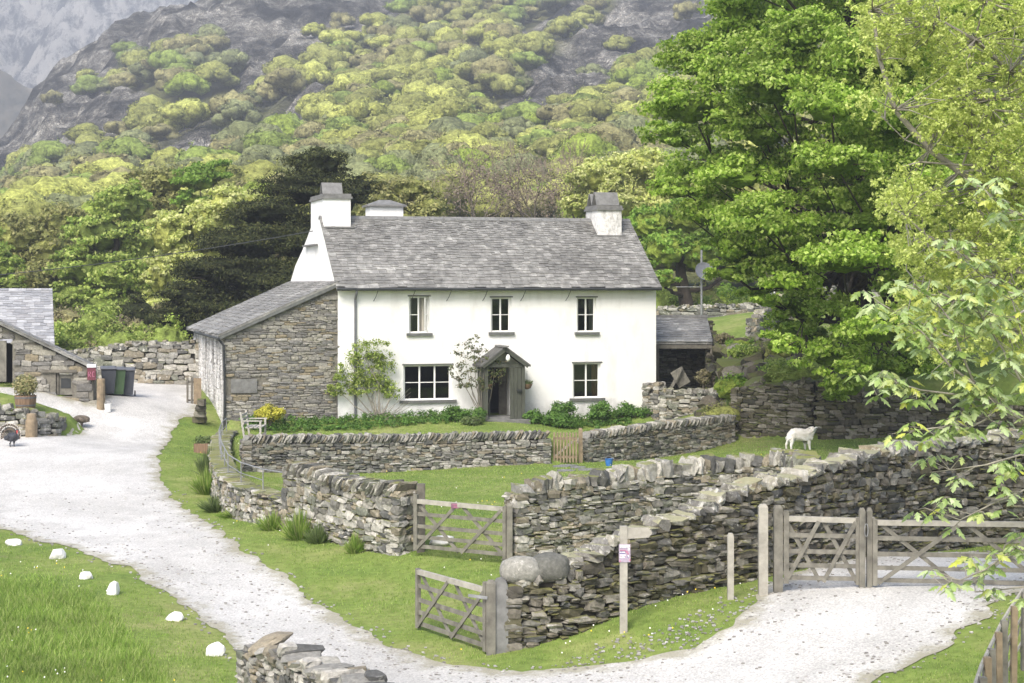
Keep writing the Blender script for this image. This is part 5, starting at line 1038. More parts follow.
M['tk_dark'] = plain('black_plumage', (.035, .037, .045), .5, .5, 14, .4, .01, .5); M['tk_brown'] = plain('brown_plumage', (.11, .09, .07), .7, .5, 14, .4)
n = NT('banded_tail_feathers'); tc = n.n('ShaderNodeTexCoord'); sx_ = n.n('ShaderNodeVectorMath', operation='LENGTH'); mp = n.n('ShaderNodeMapping'); mp.inputs['Location'].default_value = (0, 0, -.36); mp.inputs['Scale'].default_value = (0, 1, 1); n.l(tc.outputs['Object'], mp.inputs[0]); n.l(mp.outputs[0], sx_.inputs[0])
c = n.ramp(sx_.outputs['Value'], [(0, (.04, .035, .03)), (.20, (.16, .12, .09)), (.26, (.05, .045, .04)), (.30, (.6, .57, .52)), (.34, (.09, .07, .05)), (.38, (.16, .12, .09)), (.41, (.65, .62, .58))], 'CONSTANT'); M['tail'] = n.finish(c, .8)
def turkey(label, px, py, rz, display, pose_low=False):
    q = G(px, py); t = thing('turkey', label, 'turkey', q, 'turkeys in the yard'); del t['_loc']
    hd_ = [(.30, 0, .40), (.33, 0, .52), (.36, 0, .60), (.42, 0, .585)] if not pose_low else [(.32, 0, .30), (.42, 0, .27), (.50, 0, .22), (.55, 0, .18)]
    V = [(0, 0, .34), (.17, 0, .36)]+hd_+[(-.18, 0, .33), (-.30, 0, .30), (.02, .07, .2), (.0, .07, .1), (.02, .07, .01), (.09, .07, .01), (.02, -.07, .2), (.0, -.07, .1), (.02, -.07, .01), (.09, -.07, .01)]
    E = [(0, 1), (1, 2), (2, 3), (3, 4), (4, 5), (0, 6), (6, 7), (0, 8), (8, 9), (9, 10), (10, 11), (0, 12), (12, 13), (13, 14), (14, 15)]
    r_ = [(.19, .17), (.18, .15), .07, .035, .04, .015, .14, .07, .05, .02, .015, .012, .05, .02, .015, .012]
    skin_body('body', V, E, r_, 'tk_dark' if display else 'tk_brown', t)
    if display:
        m = MB(); n_ = 15
        for i in range(n_):
            a_ = math.pi*(-.08+1.16*i/(n_-1)); m.add([(-.2-.01*(i % 2), .04*math.cos(a_), .36), (-.24, .42*math.cos(a_-.1), .36+.42*math.sin(a_-.1)), (-.25, .44*math.cos(a_), .36+.44*math.sin(a_)), (-.24, .42*math.cos(a_+.1), .36+.42*math.sin(a_+.1))], [(0, 1, 2, 3)])
        o = m.build('tail_fan', M['tail'], t)
        M.setdefault('wattle', plain('red_wattle', (.5, .06, .06), .5, .1, 9, .1)); hx = hd_[2]; m = MB(); m.tube([(hx[0]+.03, 0, hx[2]-.02), (hx[0]+.05, 0, hx[2]-.12)], [.03, .015], 8); m.build('wattle', M['wattle'], t)
    for s_ in (-1, 1):
        m = MB(); m.tube([(.12, s_*.15, .36), (-.05, s_*.19, .30), (-.26, s_*.12, .24)], [.05, .08, .02], 8); m.build('wing', M['tk_dark' if display else 'tk_brown'], t)
    t.rotation_euler = (0, 0, rz); t.scale = (.95,)*3
turkey('black turkey cock with its banded tail fanned, strutting at the left edge of the yard', 12, 447, math.radians(-50), True); turkey('brown turkey hen pecking at the gravel near the barn', 82, 428, math.radians(185), False, True)

# ------------------------------------------------------------ foliage colours
M['lf_syc'] = leafmat('sycamore_leaf', [(.14, .25, .018), (.24, .38, .038), (.37, .51, .08), (.52, .63, .19)], .48, .35, .5, .35, .3)
M['lf_yew'] = leafmat('yew_needle', [(.016, .022, .008), (.03, .04, .013), (.055, .065, .02), (.095, .10, .035)], .15, .4, .7, .15)
M['lf_bright'] = leafmat('fresh_yellow_green_leaf', [(.38, .44, .10), (.50, .54, .17), (.64, .65, .30), (.32, .4, .09)], .4, .3)
M['lf_green'] = leafmat('spring_green_leaf', [(.15, .24, .038), (.25, .35, .06), (.37, .46, .10), (.50, .56, .19)], .38, .3)
M['lf_vivid'] = leafmat('vivid_green_leaf', [(.12, .23, .025), (.19, .32, .04), (.28, .40, .08)], .4, .3)
M['lf_olive'] = leafmat('olive_spring_leaf', [(.16, .18, .055), (.23, .24, .075), (.30, .31, .11), (.36, .34, .14)], .35, .3)
M['lf_brown'] = leafmat('brown_budding_leaf', [(.17, .15, .085), (.23, .20, .115), (.28, .25, .14), (.23, .23, .10)], .3, .3)
M['lf_grey'] = leafmat('grey_green_leaf', [(.11, .14, .085), (.16, .19, .115), (.21, .235, .14)], .3, .3)
for k_ in ('lf_olive', 'lf_bright', 'lf_green', 'lf_brown', 'lf_grey', 'lf_vivid', 'lf_yew', 'lf_syc'):
    n = NT(k_+'_crown'); src = {'lf_yew': (.032, .04, .014), 'lf_syc': (.16, .25, .035), 'lf_olive': (.30, .32, .095), 'lf_bright': (.42, .45, .12), 'lf_green': (.23, .30, .07), 'lf_brown': (.29, .275, .125), 'lf_grey': (.225, .25, .115), 'lf_vivid': (.27, .35, .06)}[k_]
    f = n.noise(1.6, 6, .75); o_ = n.n('ShaderNodeObjectInfo').outputs['Random']; c = n.mix(1.0, src, n.ramp(f, [(.36, .4), (.5, .85), (.64, 1.4)]), 'MULTIPLY'); c = n.mix(1.0, c, n.ramp(n.island(), [(0, .72), (1, 1.3)]), 'MULTIPLY'); M[k_+'_c'] = n.finish(c, .8, f, 1.0, .35, .1, trans=.15)
M['lf_maple'] = leafmat('flowering_maple_tuft', [(.38, .48, .09), (.50, .58, .15), (.62, .68, .24), (.44, .54, .13)], .4, .5, patch=.2)
M['lf_near'] = leafmat('young_sycamore_leaf', [(.22, .32, .07), (.34, .46, .15), (.48, .58, .30), (.52, .55, .08)], .45, .8, .36, .7, patch=.2)
M['lf_bush'] = leafmat('bush_leaf', [(.05, .12, .018), (.09, .19, .03), (.14, .25, .05)], .3, 2)
M['lf_rose'] = leafmat('climber_leaf', [(.06, .085, .03), (.10, .13, .045), (.15, .17, .07), (.19, .14, .08)], .3, 2)
M['lf_yellow'] = leafmat('golden_shrub_leaf', [(.35, .36, .04), (.5, .48, .06), (.6, .55, .1)], .35, 2)
M['bark'] = plain('grey_brown_bark', (.12, .105, .085), .95, .35, 4, .9, .03, st=(1, 1, .4)); M['bark_dark'] = plain('dark_bark', (.055, .045, .035), .95, .35, 4, .9, .03); M['bark_pale'] = plain('pale_bark', (.27, .25, .21), .9, .3, 6, .8, .01)
M['twig'] = plain('budding_twig', (.19, .155, .12), .95, .2, 3, .2)

def limbs(mb, base, top, lobes, rs, r0, m=0, frac=(.3, .85), twigs=2, limbk=.4):
    """trunk from base to top and a bent limb to each lobe"""
    base = np.array(base, float); top = np.array(top, float); k = 7
    sp = np.array([base+(top-base)*t+np.array([*(rs.normal(0, .12, 2)*r0*3*math.sin(math.pi*t)), 0]) for t in np.linspace(0, 1, k)]); sp[0] = base
    mb.tube(sp, list(r0*np.linspace(1.0, .35, k)*np.array([1.25]+[1]*(k-1))), 9, m)
    for c, r in lobes:
        c = np.array(c, float); tz = np.clip((c[2]-base[2]-np.linalg.norm(c[:2]-base[:2])*.35)/(top[2]-base[2]), *frac); s0 = base+(top-base)*tz; d = c-s0; L = np.linalg.norm(d)
        pts = [s0+d*t+np.array([0, 0, -.08*L*math.sin(math.pi*t)])+rs.normal(0, .04*L, 3)*math.sin(math.pi*t) for t in np.linspace(0, 1, 6)]; rr = r0*limbk*min(1, L/6+.3)
        mb.tube(pts, list(np.linspace(rr, rr*.2, 6)), 6, m)
        for _ in range(twigs):
            dd = rs.normal(size=3); dd /= np.linalg.norm(dd); e = c+dd*np.array(r)*.85; s1 = pts[rs.randint(3, 6)]; mb.tube([s1, (s1+e)/2+rs.normal(0, .1, 3)*np.mean(r)*.5, e], [rr*.3, rr*.2, rr*.06], 4, m, caps=False)
def clumps(c, r, n, rs, cr=(.22, .34), flat=.6, low=-.35):
    """small leaf clumps spread over an ellipsoid"""
    d = rs.normal(size=(n*3, 3)); d /= np.linalg.norm(d, axis=1)[:, None]; d = d[d[:, 2] > low][:n]; k = len(d)
    c2 = np.array(c)+d*np.array(r)*rs.uniform(.45, 1.0, (k, 1))**.6; q = rs.uniform(*cr, (k, 1))*np.mean(r)*np.array([[1.15, 1.15, flat]]); return c2, q
def tree(label, base, lobes, mat, leaf, nclump, nleaf, r0=.25, bark='bark', seed=1, name='broadleaf_tree', cat='tree', group=None, flat=.6, cr=(.22, .34), low=-.35, up=.35, toplift=.75, aspect=.65, twigs=2, shell=.35, limbk=.4, core_=.62):
    rs = RS(seed); base = np.array(base, float); t = thing(name, label, cat, base, group); zt = max(c[2] for c, r in lobes); cx_ = np.mean([c[:2] for c, r in lobes], axis=0)
    m = MB(); limbs(m, base-[0, 0, .3], (base[0]*.5+cx_[0]*.5, base[1]*.5+cx_[1]*.5, base[2]+(zt-base[2])*toplift), lobes, rs, r0, twigs=twigs, limbk=limbk); m.build('trunk', M[bark], t, True)
    m = MB()
    for c, r in lobes:
        if core_: blob(m, c, np.array(r)*core_, seed+int(c[0]*10), 3, .3, m=1)
        vol = (np.prod(r)**(1/3)); k = max(3, int(nclump*(vol/1.5)**2)); cc, rr = clumps(c, r, k, rs, cr, flat, low); nn_ = (cc-np.array(c))/np.array(r); nn_ /= np.linalg.norm(nn_, axis=1)[:, None]+1e-6; leaf_cloud(m, cc, rr, nleaf, leaf, rs, shell, up, aspect, nrm=nn_*.6, nz=.75)
    m.build('crown', [M[mat], M.get(mat+'_c', M[mat])], t); return t
def L(px, py, D, rx, ry, dp=None):
    s_ = D/F; return (P(px, py, D), (rx*s_, (dp or rx)*s_, ry*s_))
def foot_at(px, D): p = XY(px, D); return (p[0], p[1], hz(*p))

# ------------------------------------------------------------ trees round the farm
tree('broad dark yew rising behind the lean-to and left chimney', foot_at(262, 88), [L(*q) for q in [(318, 168, 88, 32, 22), (300, 190, 87, 45, 20), (335, 200, 88, 32, 26), (272, 215, 86, 42, 20), (250, 245, 86, 52, 22), (300, 240, 86, 45, 25), (222, 272, 85, 48, 20), (275, 285, 85, 55, 28), (200, 298, 85, 42, 18), (235, 312, 85, 55, 20), (178, 316, 85, 30, 16), (320, 300, 86, 45, 30), (345, 250, 88, 30, 35), (360, 190, 89, 16, 16)]],
     'lf_yew', .17, 30, 130, .45, 'bark_dark', 101, 'yew_tree', flat=.32, cr=(.3, .5), up=.25, aspect=.4, shell=.2)
tree('bright yellow-green tree between the yew and the dark-trunked green tree', foot_at(205, 103), [L(*q) for q in [(228, 205, 102, 26, 20), (205, 225, 102, 28, 26), (185, 255, 102, 27, 30), (178, 290, 102, 22, 28), (215, 262, 103, 34, 38), (240, 235, 104, 30, 30), (165, 315, 101, 16, 20), (166, 235, 101, 20, 26), (158, 275, 100, 16, 26), (152, 310, 100, 14, 20), (250, 205, 104, 22, 16)]], 'lf_bright', .24, 34, 48, .3, 'bark', 102)
tree('tall mid-green tree with dark trunk standing behind the bins', foot_at(118, 106), [L(*q) for q in [(125, 205, 106, 30, 26), (100, 235, 105, 34, 26), (140, 245, 106, 28, 30), (82, 268, 105, 34, 26), (118, 275, 105, 44, 26), (150, 285, 105, 30, 28), (72, 300, 104, 28, 20), (110, 308, 104, 42, 18), (148, 316, 104, 30, 14), (95, 326, 98, 36, 10), (60, 322, 98, 22, 12), (150, 326, 98, 30, 10)]], 'lf_green', .24, 30, 46, .42, 'bark_dark', 103, flat=.4)
tree('small vivid green tree just above the bright yellow-green one', foot_at(208, 116), [L(*q) for q in [(200, 180, 116, 26, 17), (216, 172, 116, 18, 14), (190, 203, 116, 20, 14), (205, 235, 117, 14, 30)]], 'lf_vivid', .26, 34, 46, .25, 'bark', 104)
tree('olive budding tree left of the vivid green one', foot_at(158, 118), [L(*q) for q in [(165, 182, 118, 28, 18), (150, 205, 118, 28, 28), (175, 222, 118, 24, 32), (140, 190, 119, 20, 20)]], 'lf_olive', .26, 26, 40, .25, 'bark', 105)
tree('olive budding oak at the far left edge above the slate barn', foot_at(22, 118), [L(*q) for q in [(20, 235, 118, 36, 24), (50, 250, 118, 30, 26), (0, 262, 118, 30, 24), (35, 278, 117, 38, 20), (60, 222, 119, 26, 20)]], 'lf_olive', .28, 26, 42, .3, 'bark', 106)
tree('green tree behind the roof of the slate barn at the left edge', foot_at(-8, 104), [L(*q) for q in [(0, 268, 104, 22, 18), (-20, 250, 104, 30, 26), (10, 285, 103, 18, 10), (-25, 290, 103, 30, 22)]], 'lf_green', .24, 30, 42, .3, 'bark', 107)
tree('yellow-green tree showing above the ridge right of the small rear chimney', foot_at(405, 104), [L(*q) for q in [(385, 205, 104, 28, 20), (410, 190, 104, 22, 16), (430, 208, 104, 24, 14), (370, 190, 105, 22, 18), (400, 232, 104, 44, 26)]], 'lf_olive', .22, 34, 50, .3, 'bark', 108)
tree('lime green tree behind the right chimney', foot_at(625, 116), [L(*q) for q in [(600, 178, 116, 32, 20), (640, 165, 116, 32, 18), (665, 185, 116, 26, 24), (615, 205, 116, 34, 22), (580, 205, 117, 22, 18), (650, 215, 116, 30, 26)]], 'lf_bright', .25, 34, 50, .3, 'bark', 109)
tree('dark-trunked yellow-green oak right of the house, above the open shed', foot_at(683, 95), [L(*q) for q in [(650, 225, 95, 26, 22), (690, 215, 95, 30, 26), (665, 250, 94, 28, 24), (700, 255, 94, 26, 24), (640, 268, 94, 20, 18), (725, 235, 95, 26, 26), (660, 280, 93, 20, 12), (740, 270, 95, 24, 18)]], 'lf_vivid', .21, 30, 40, .5, 'bark_dark', 110, low=-.1)
tree('rounded olive tree behind the great sycamore, right of the oak', foot_at(790, 112), [L(*q) for q in [(760, 200, 112, 50, 36), (820, 180, 112, 50, 40), (880, 200, 113, 60, 40), (780, 250, 112, 50, 30), (850, 255, 112, 60, 30)]], 'lf_olive', .3, 20, 40, .35, 'bark', 111)
for k_, (px, D, h_, lb_) in enumerate([(478, 122, 60, 'leafless brown tree with upright twigs above the middle of the roof'), (530, 125, 66, 'greyer bare tree right of the upright brown one above the roof'), (572, 119, 55, 'bare dark-limbed tree close to the left of the lime green tree')]):
    rs = RS(200+k_); b0 = np.array(foot_at(px, D)); t = thing('bare_tree', lb_, 'tree', b0, 'bare trees above the roof'); m = MB(); tw = MB()
    def br(p, d, Ln, r, lev):
        q = p+d*Ln; md = (p+q)/2+rs.normal(0, .06*Ln, 3); (m if lev < 3 else tw).tube([p, md, q], [r, r*.8, r*.62], 5 if lev < 3 else 3, caps=False)
        if lev >= 6: return
        for _ in range(3 if lev in (1, 2, 4, 5) else 2):
            e = d+rs.normal(0, .42, 3); e[2] += .18; e /= np.linalg.norm(e); br(q, e, Ln*rs.uniform(.68, .86), max(.014, r*.6), lev+1)
    br(b0-[0, 0, .2], np.array([0.02, 0, 1.]), h_*D/F*.27+1.6, .2, 0); m.build('trunk', M['bark'], t); leaf_cloud(tw, [P(px, 175, D), P(px-18, 195, D), P(px+20, 192, D)], [(2.6, 2.4, 2.0)]*3, 550, .16, rs, .1, .3); tw.build('crown', M['twig'], t)

# ------------------------------------------------------------ the great sycamore
SY = [(735, 20, 60, 34, 62, 60), (700, 62, 60, 42, 26, 61), (770, 70, 59, 60, 30, 59), (690, 108, 60, 46, 24, 60), (675, 138, 60, 36, 16, 60), (745, 125, 59, 56, 24, 58), (700, 172, 60, 44, 20, 60), (762, 170, 59, 60, 22, 57), (712, 214, 60, 40, 20, 60),
      (770, 222, 58, 55, 22, 57), (735, 252, 59, 38, 16, 60), (788, 268, 58, 48, 18, 57), (760, 292, 58, 28, 12, 59), (810, 308, 58, 42, 20, 56), (800, 340, 57, 34, 16, 56), (835, 358, 57, 40, 18, 55), (850, 386, 57, 26, 14, 55), (880, 330, 58, 44, 20, 55),
      (820, 20, 59, 66, 34, 58), (880, 60, 58, 70, 30, 57), (835, 95, 58, 60, 26, 56), (905, 120, 58, 60, 28, 56), (850, 150, 57, 64, 24, 55), (915, 180, 58, 56, 26, 56), (840, 200, 57, 56, 20, 55), (900, 236, 57, 56, 22, 56), (850, 258, 57, 52, 18, 55), (925, 285, 58, 50, 22, 57), (905, 365, 58, 40, 20, 58),
      (760, -40, 62, 60, 40, 60), (840, -60, 61, 70, 50, 60), (930, -40, 60, 70, 50, 60), (960, 60, 59, 50, 40, 60), (980, 150, 60, 50, 40, 60), (975, 240, 60, 46, 40, 60), (965, 330, 60, 44, 30, 60), (880, -120, 62, 90, 40, 62), (1000, 20, 62, 60, 50, 62)]
ly = []; rsy = RS(88)
for px, py, D_, rx, ry, D2 in SY:
    dd = rsy.uniform(-3.4, 4.2); s_ = D2/F; ly.append((P(px, py, D2+dd), (rx*s_*1.0, rx*s_*.95, ry*s_*1.35)))
    if px > 690 and py > -30: ly.append((P(px+rsy.uniform(-26, 26), py+rsy.uniform(6, 22), D2+rsy.uniform(-4.5, 3)), (rx*s_*.7, rx*s_*.7, ry*s_*.9)))
tree('great sycamore in full fresh leaf towering over the right of the farm', foot_at(862, 66), ly, 'lf_syc', .155, 46, 84, .5, 'bark_dark', 120, 'sycamore_tree', flat=.5, cr=(.26, .42), low=-.3, up=.45, twigs=3, shell=.2, limbk=.24, core_=.42)
# ------------------------------------------------------------ yellow flowering maple at the right edge
mt = thing('maple_tree', 'yellow-green flowering maple leaning in over the upper right corner', 'tree', (12.6, 29, hz(12.6, 29))); m = MB(); rs = RS(130); DM = 28.0
bx_ = np.array([12.6, 29, hz(12.6, 29)]); tr0 = [bx_-[0, 0, .3], bx_+[-.2, 0, 3], bx_+[-.5, -.3, 6], bx_+[-.9, -.6, 9.5], bx_+[-1.4, -.8, 12]]; m.tube(tr0, [.34, .28, .22, .14, .06], 10)
def pb(pts, r0, D=DM, n=6): 
    q = [P(x, y, D+dd) for x, y, dd in pts]; m.tube(q, list(np.linspace(r0, r0*.3, len(q))), n); return q
MBR = [([(1290, 230, 1), (1120, 205, .8), (1024, 190, .4), (985, 186, .2), (960, 172, 0), (930, 150, 0), (895, 110, -.2), (880, 60, -.3), (872, 10, -.3)], .085), ([(1024, 190, .4), (990, 165, 0), (960, 165, 0), (920, 162, -.2), (896, 168, -.2)], .03), ([(1250, 120, 1), (1060, 80, .5), (1010, 72, .3), (975, 40, 0), (940, 20, 0), (910, -30, 0)], .05),
       ([(1260, 330, 1), (1100, 290, .5), (1010, 270, .2), (960, 250, 0), (925, 235, -.2), (905, 215, -.3)], .05), ([(1010, 270, .2), (985, 230, .1), (975, 200, 0), (985, 150, .2), (992, 110, .2)], .025), ([(1270, 400, 1), (1100, 360, .5), (1010, 330, .3), (955, 300, .1), (915, 280, 0)], .04), ([(960, 172, 0), (972, 140, 0), (990, 100, .2)], .02), ([(930, 150, 0), (905, 140, 0), (885, 120, .1)], .015), ([(975, 40, 0), (985, 0, 0), (1000, -40, 0)], .02), ([(955, 300, .1), (935, 330, .1), (925, 345, .1)], .015)]
allb = [pb(p_, r_) for p_, r_ in MBR]; lv = MB(); cen = []
for x0, x1, y0, y1, k in [(872, 1040, -30, 60, 160), (905, 1040, 60, 130, 120), (925, 1040, 120, 180, 80), (885, 1040, 180, 250, 190), (905, 1040, 240, 330, 160), (868, 905, -20, 110, 34), (930, 1040, 320, 360, 30), (1040, 1240, -30, 380, 260)]:
    for _ in range(k):
        x_, y_ = rs.uniform(x0, x1), rs.uniform(y0, y1)
        if vnoise(np.array([x_/38]), np.array([y_/38]), 77, 2)[0] < -.28: continue
        cen.append(P(x_, y_, DM+rs.uniform(-1.2, 2.4)))
nodes = np.concatenate([np.array(b_) for b_ in allb])
for c in cen:
    j = np.argmin(np.linalg.norm(nodes-c, axis=1)); m.tube([nodes[j], (nodes[j]+c)/2+rs.normal(0, .06, 3), c], [.014, .009, .005], 4, caps=False)
m.build('trunk', M['bark_pale'], mt, True); sub = np.repeat(np.array(cen), 9, 0)+rs.normal(0, .17, (len(cen)*9, 3)); leaf_cloud(lv, sub, np.full((len(sub), 3), .075), 15, .06, rs, .1, .3, .6); lv.build('crown', M['lf_maple'], mt)
# ------------------------------------------------------------ young sycamore whose sprays hang into the right of the view
LF = np.array([(0, 0), (.10, -.08), (.34, -.30), (.30, -.10), (.62, -.34), (.60, -.16), (.80, -.14), (1.0, 0)]); LF = np.concatenate([LF, LF[1:-1][::-1]*[1, -1]])
def lobed_leaf(mb, p, ax, nrm, s):
    ax = ax/np.linalg.norm(ax); b = np.cross(nrm, ax); b /= np.linalg.norm(b); nn = np.cross(ax, b); v = [p+ax*(x*s)+b*(y*s)+nn*(-.30*x*x*s+.25*abs(y)*s*-1) for x, y in LF]; c = p+ax*(.42*s)+nn*(.0*s)
    k = len(v); mb.add(v+[c], [(i, (i+1) % k, k) for i in range(k)])
DS = 17.5; st_ = thing('sycamore_sapling', 'near sycamore saplings with large pale young leaves reaching in from the right edge', 'tree', (7.3, 18.6, hz(7.3, 18.6))); m = MB(); rs = RS(140); bz = np.array([7.3, 18.6, hz(7.3, 18.6)]); m.tube([bz-[0, 0, .2], bz+[-.3, -.2, 2], bz+[-.5, -.5, 4.5], bz+[-.9, -.7, 7]], [.11, .09, .06, .03], 8)
NB = [[(1260, 560, 1), (1100, 480, .6), (1050, 440, .3), (1000, 405, 0), (975, 385, 0), (950, 366, 0), (925, 335, -.1), (905, 318, -.1), (880, 303, -.1)], [(1000, 405, 0), (960, 395, .1), (920, 390, .1), (895, 382, .1), (872, 384, .1)], [(975, 385, 0), (960, 350, 0), (950, 320, 0), (935, 300, .2), (918, 290, .1)], [(1000, 405, 0), (985, 420, 0), (965, 430, -.1), (935, 428, -.1), (915, 430, -.1)], [(1230, 610, 1), (1080, 520, .5), (1024, 490, .2), (990, 505, .1), (960, 520, .1), (925, 508, 0)],
      [(1200, 640, 1), (1060, 560, .5), (1015, 548, .2), (985, 570, .1), (960, 580, 0), (930, 575, 0)], [(1240, 380, 1), (1100, 330, .5), (1040, 300, .3), (1000, 290, .2), (975, 270, .1), (955, 250, 0)], [(1240, 300, 1), (1080, 250, .6), (1030, 220, .3), (1000, 205, .2), (985, 190, .1)], [(1050, 440, .3), (1030, 400, .1), (1010, 360, 0), (990, 330, 0), (975, 305, -.1), (960, 300, -.1)], [(1040, 300, .3), (1010, 320, .2), (985, 325, .1), (965, 340, 0)], [(1060, 460, .3), (1020, 455, .1), (985, 465, 0), (950, 470, 0)], [(1080, 430, .4), (1045, 375, .1), (1024, 340, .1), (1012, 300, .1)], [(1080, 520, .5), (1035, 530, .3), (1005, 545, .3), (1000, 560, .3)], [(1080, 600, .5), (1035, 585, .3), (1000, 590, .3), (975, 592, .3)]]
lv = MB()
for bi, b_ in enumerate(NB):
    q = np.array([P(x, y, DS+dd) for x, y, dd in b_]); r0 = .026 if bi == 0 else .014; m.tube(q, list(np.linspace(r0, .005, len(q))), 6)
    seg = np.linalg.norm(np.diff(q, axis=0), axis=1).sum()
    for j in range(1, len(q)):
        n_ = (3 if j < 2 else (6 if j < 4 else 8))//(2 if bi in (4, 5, 12, 13) else 1)
        for _ in range(n_):
            t_ = rs.rand(); c = q[j-1]*(1-t_)+q[j]*t_ if j < len(q)-1 or rs.rand() < .5 else q[-1]
            tw = c+np.array([rs.uniform(-.22, .16), rs.uniform(-.25, .25), rs.uniform(-.12, .16)]); m.tube([c, tw], [.005, .003], 4, caps=False)
            k_ = rs.randint(3, 6); a0 = rs.uniform(0, 6.28)
            for i in range(k_):
                a_ = a0+6.28*i/k_; ax = np.array([math.cos(a_), math.sin(a_), rs.uniform(-.55, -.05)]); nn = np.array([rs.normal(0, .25), rs.normal(0, .25)-.25, 1.0]); p0 = tw+ax*.035; lobed_leaf(lv, p0, ax, nn, rs.uniform(.10, .175))
m.build('trunk', M['bark_pale'], st_, True); lv.build('crown', M['lf_near'], st_)

# ------------------------------------------------------------ garden plants
def shrub(label, c, r, n_, leaf, mat, seed, name='shrub', cat='shrub', group=None, stems=True, k=10, up=.35, aspect=.6):
    rs = RS(seed); c = np.array(c, float); t = thing(name, label, cat, (c[0], c[1], c[2]-r[2]), group); m = MB(); k = 18; cc, rr = clumps(c, np.array(r)*.85, k, rs, (.35, .6), .8, -.5); leaf_cloud(m, cc, rr, max(4, int(n_*1.5)//k), leaf, rs, .2, up, aspect); leaf_cloud(m, [c], [np.array(r)*.9], n_//3, leaf, rs, .5, up, aspect); m.build('foliage', M[mat], t)
    if stems:
        m = MB()
        for i in range(6): m.tube([c+np.array([rs.normal(0, .1*r[0]), rs.normal(0, .1), -r[2]-.1]), c+rs.normal(0, .15, 3)*r, cc[i % len(cc)]], [.018, .012, .006], 4, caps=False)
        m.build('stem', M['bark'], t)
    return t
def at_house(px, py, d): s_ = s_of(px, d); return F3(s_, d, z_of(py, s_, d))
def hs(px, D=None): return 68/F
# climber on the wall, left
m = MB(); rs = RS(150); c0 = at_house(378, 420, -.35); t = thing('climbing_rose', 'bushy green climber with several bare stems on the white wall left of the big window', 'climber', c0)
LOB = [(362, 352, 20, 10), (376, 350, 16, 10), (352, 368, 14, 12), (368, 368, 20, 13), (382, 368, 12, 12), (345, 382, 12, 9), (378, 384, 14, 9), (392, 390, 8, 6), (336, 388, 8, 6), (360, 385, 12, 8)]
tops = []
for px, py, rx, ry in LOB:
    c = at_house(px, py, -.28); tops.append(c); cc, rr = clumps(c, (rx*.042, .3, ry*.048), 16, rs, (.25, .7), .8, -1); leaf_cloud(m, cc, rr, 46, .085, rs, .0, .3)
m.build('foliage', M['lf_green'], t); m = MB()
for c in tops: m.tube([c0+rs.normal(0, .08, 3)*[1, .3, 0], (c0+c)/2+rs.normal(0, .12, 3)*[1, .3, 1], c], [.028, .02, .008], 5, caps=False)
for k in range(16): a_ = rs.uniform(-.2, 1.3); m.tube([c0+[rs.uniform(-.2, .5), 0, 0], c0+[a_, -.05, rs.uniform(.4, 1.3)]], [.012, .004], 4, caps=False)
m.build('stem', M['bark_pale'], t)
m = MB(); c0 = at_house(484, 420, -.7); t = thing('rose_bush', 'leggy rose with reddish leaves climbing beside the left of the porch', 'rose', c0); tops = []
for px, py, rx, ry in [(463, 350, 8, 6), (474, 345, 7, 8), (470, 365, 12, 8), (456, 372, 8, 6), (484, 372, 12, 8), (495, 368, 9, 7), (490, 382, 10, 7), (478, 384, 9, 6), (482, 356, 8, 5), (464, 383, 6, 4)]:
    c = at_house(px, py, -1.0 if px > 476 else -.6); tops.append(c); cc, rr = clumps(c, (rx*.05, .26, ry*.05), 14, rs, (.2, .7), .8, -1); leaf_cloud(m, cc, rr, 15, .085, rs, .0, .3)
m.build('foliage', M['lf_rose'], t); m = MB()
for c in tops: m.tube([c0+rs.normal(0, .06, 3)*[1, .5, 0], (c0+c)/2+rs.normal(0, .1, 3)*[1, .3, 1]-[.1, 0, 0], c], [.022, .015, .006], 5, caps=False)
m.build('stem', M['bark_pale'], t)
for i, (px, py, d, rx, ry, mt_, lb_) in enumerate([(270, 414, -1.2, 17, 9, 'lf_yellow', 'golden yellow shrub at the left end of the garden bed'), (255, 422, -1.0, 9, 9, 'lf_bush', 'small green bush by the bench at the left end of the bed'), (456, 414, -1.3, 14, 9, 'lf_bush', 'rounded green bush under the right end of the big window'), (479, 416, -1.6, 8, 9, 'lf_bush', 'dark rounded box bush tight against the porch'), (472, 423, -2.1, 13, 5, 'herb', 'low grey-green cushion plant before the porch bushes'),
     (534, 417, -1.2, 11, 8, 'lf_bush', 'green bush just right of the porch'), (563, 412, -.9, 15, 12, 'lf_bush', 'large domed bush between the porch and the right lower window'), (560, 421, -1.6, 20, 6, 'lf_bush', 'low spreading bush in front of the large domed one'), (603, 412, -1.0, 17, 10, 'lf_bush', 'leafy green bush below the right lower window'), (624, 411, -1.0, 12, 9, 'lf_bush', 'green bush right of the leafy one, near the house corner'), (645, 414, -1.4, 16, 6, 'lf_bush', 'low bush at the right end of the bed, beside the stub wall'),
     (678, 411, -1.4, 14, 6, 'lf_bush', 'bright green bush on the garden side of the short yard wall'), (665, 402, -.4, 7, 10, 'herb', 'thin straggling plant growing up the front of the yard wall')]):
    dY = (HO+HA*s_of(px, d)+HN*d)[1]; c = at_house(px, py, d); g_ = hz(c[0], c[1]); r_ = (rx*dY/F, rx*dY/F*.7, ry*dY/F); c[2] = max(c[2], g_+r_[2]*.7); shrub(lb_, c, r_, int(rx*ry*9), .09, mt_, 160+i, 'shrub', 'shrub', 'shrubs in the garden bed')
m = MB(); rs = RS(170)
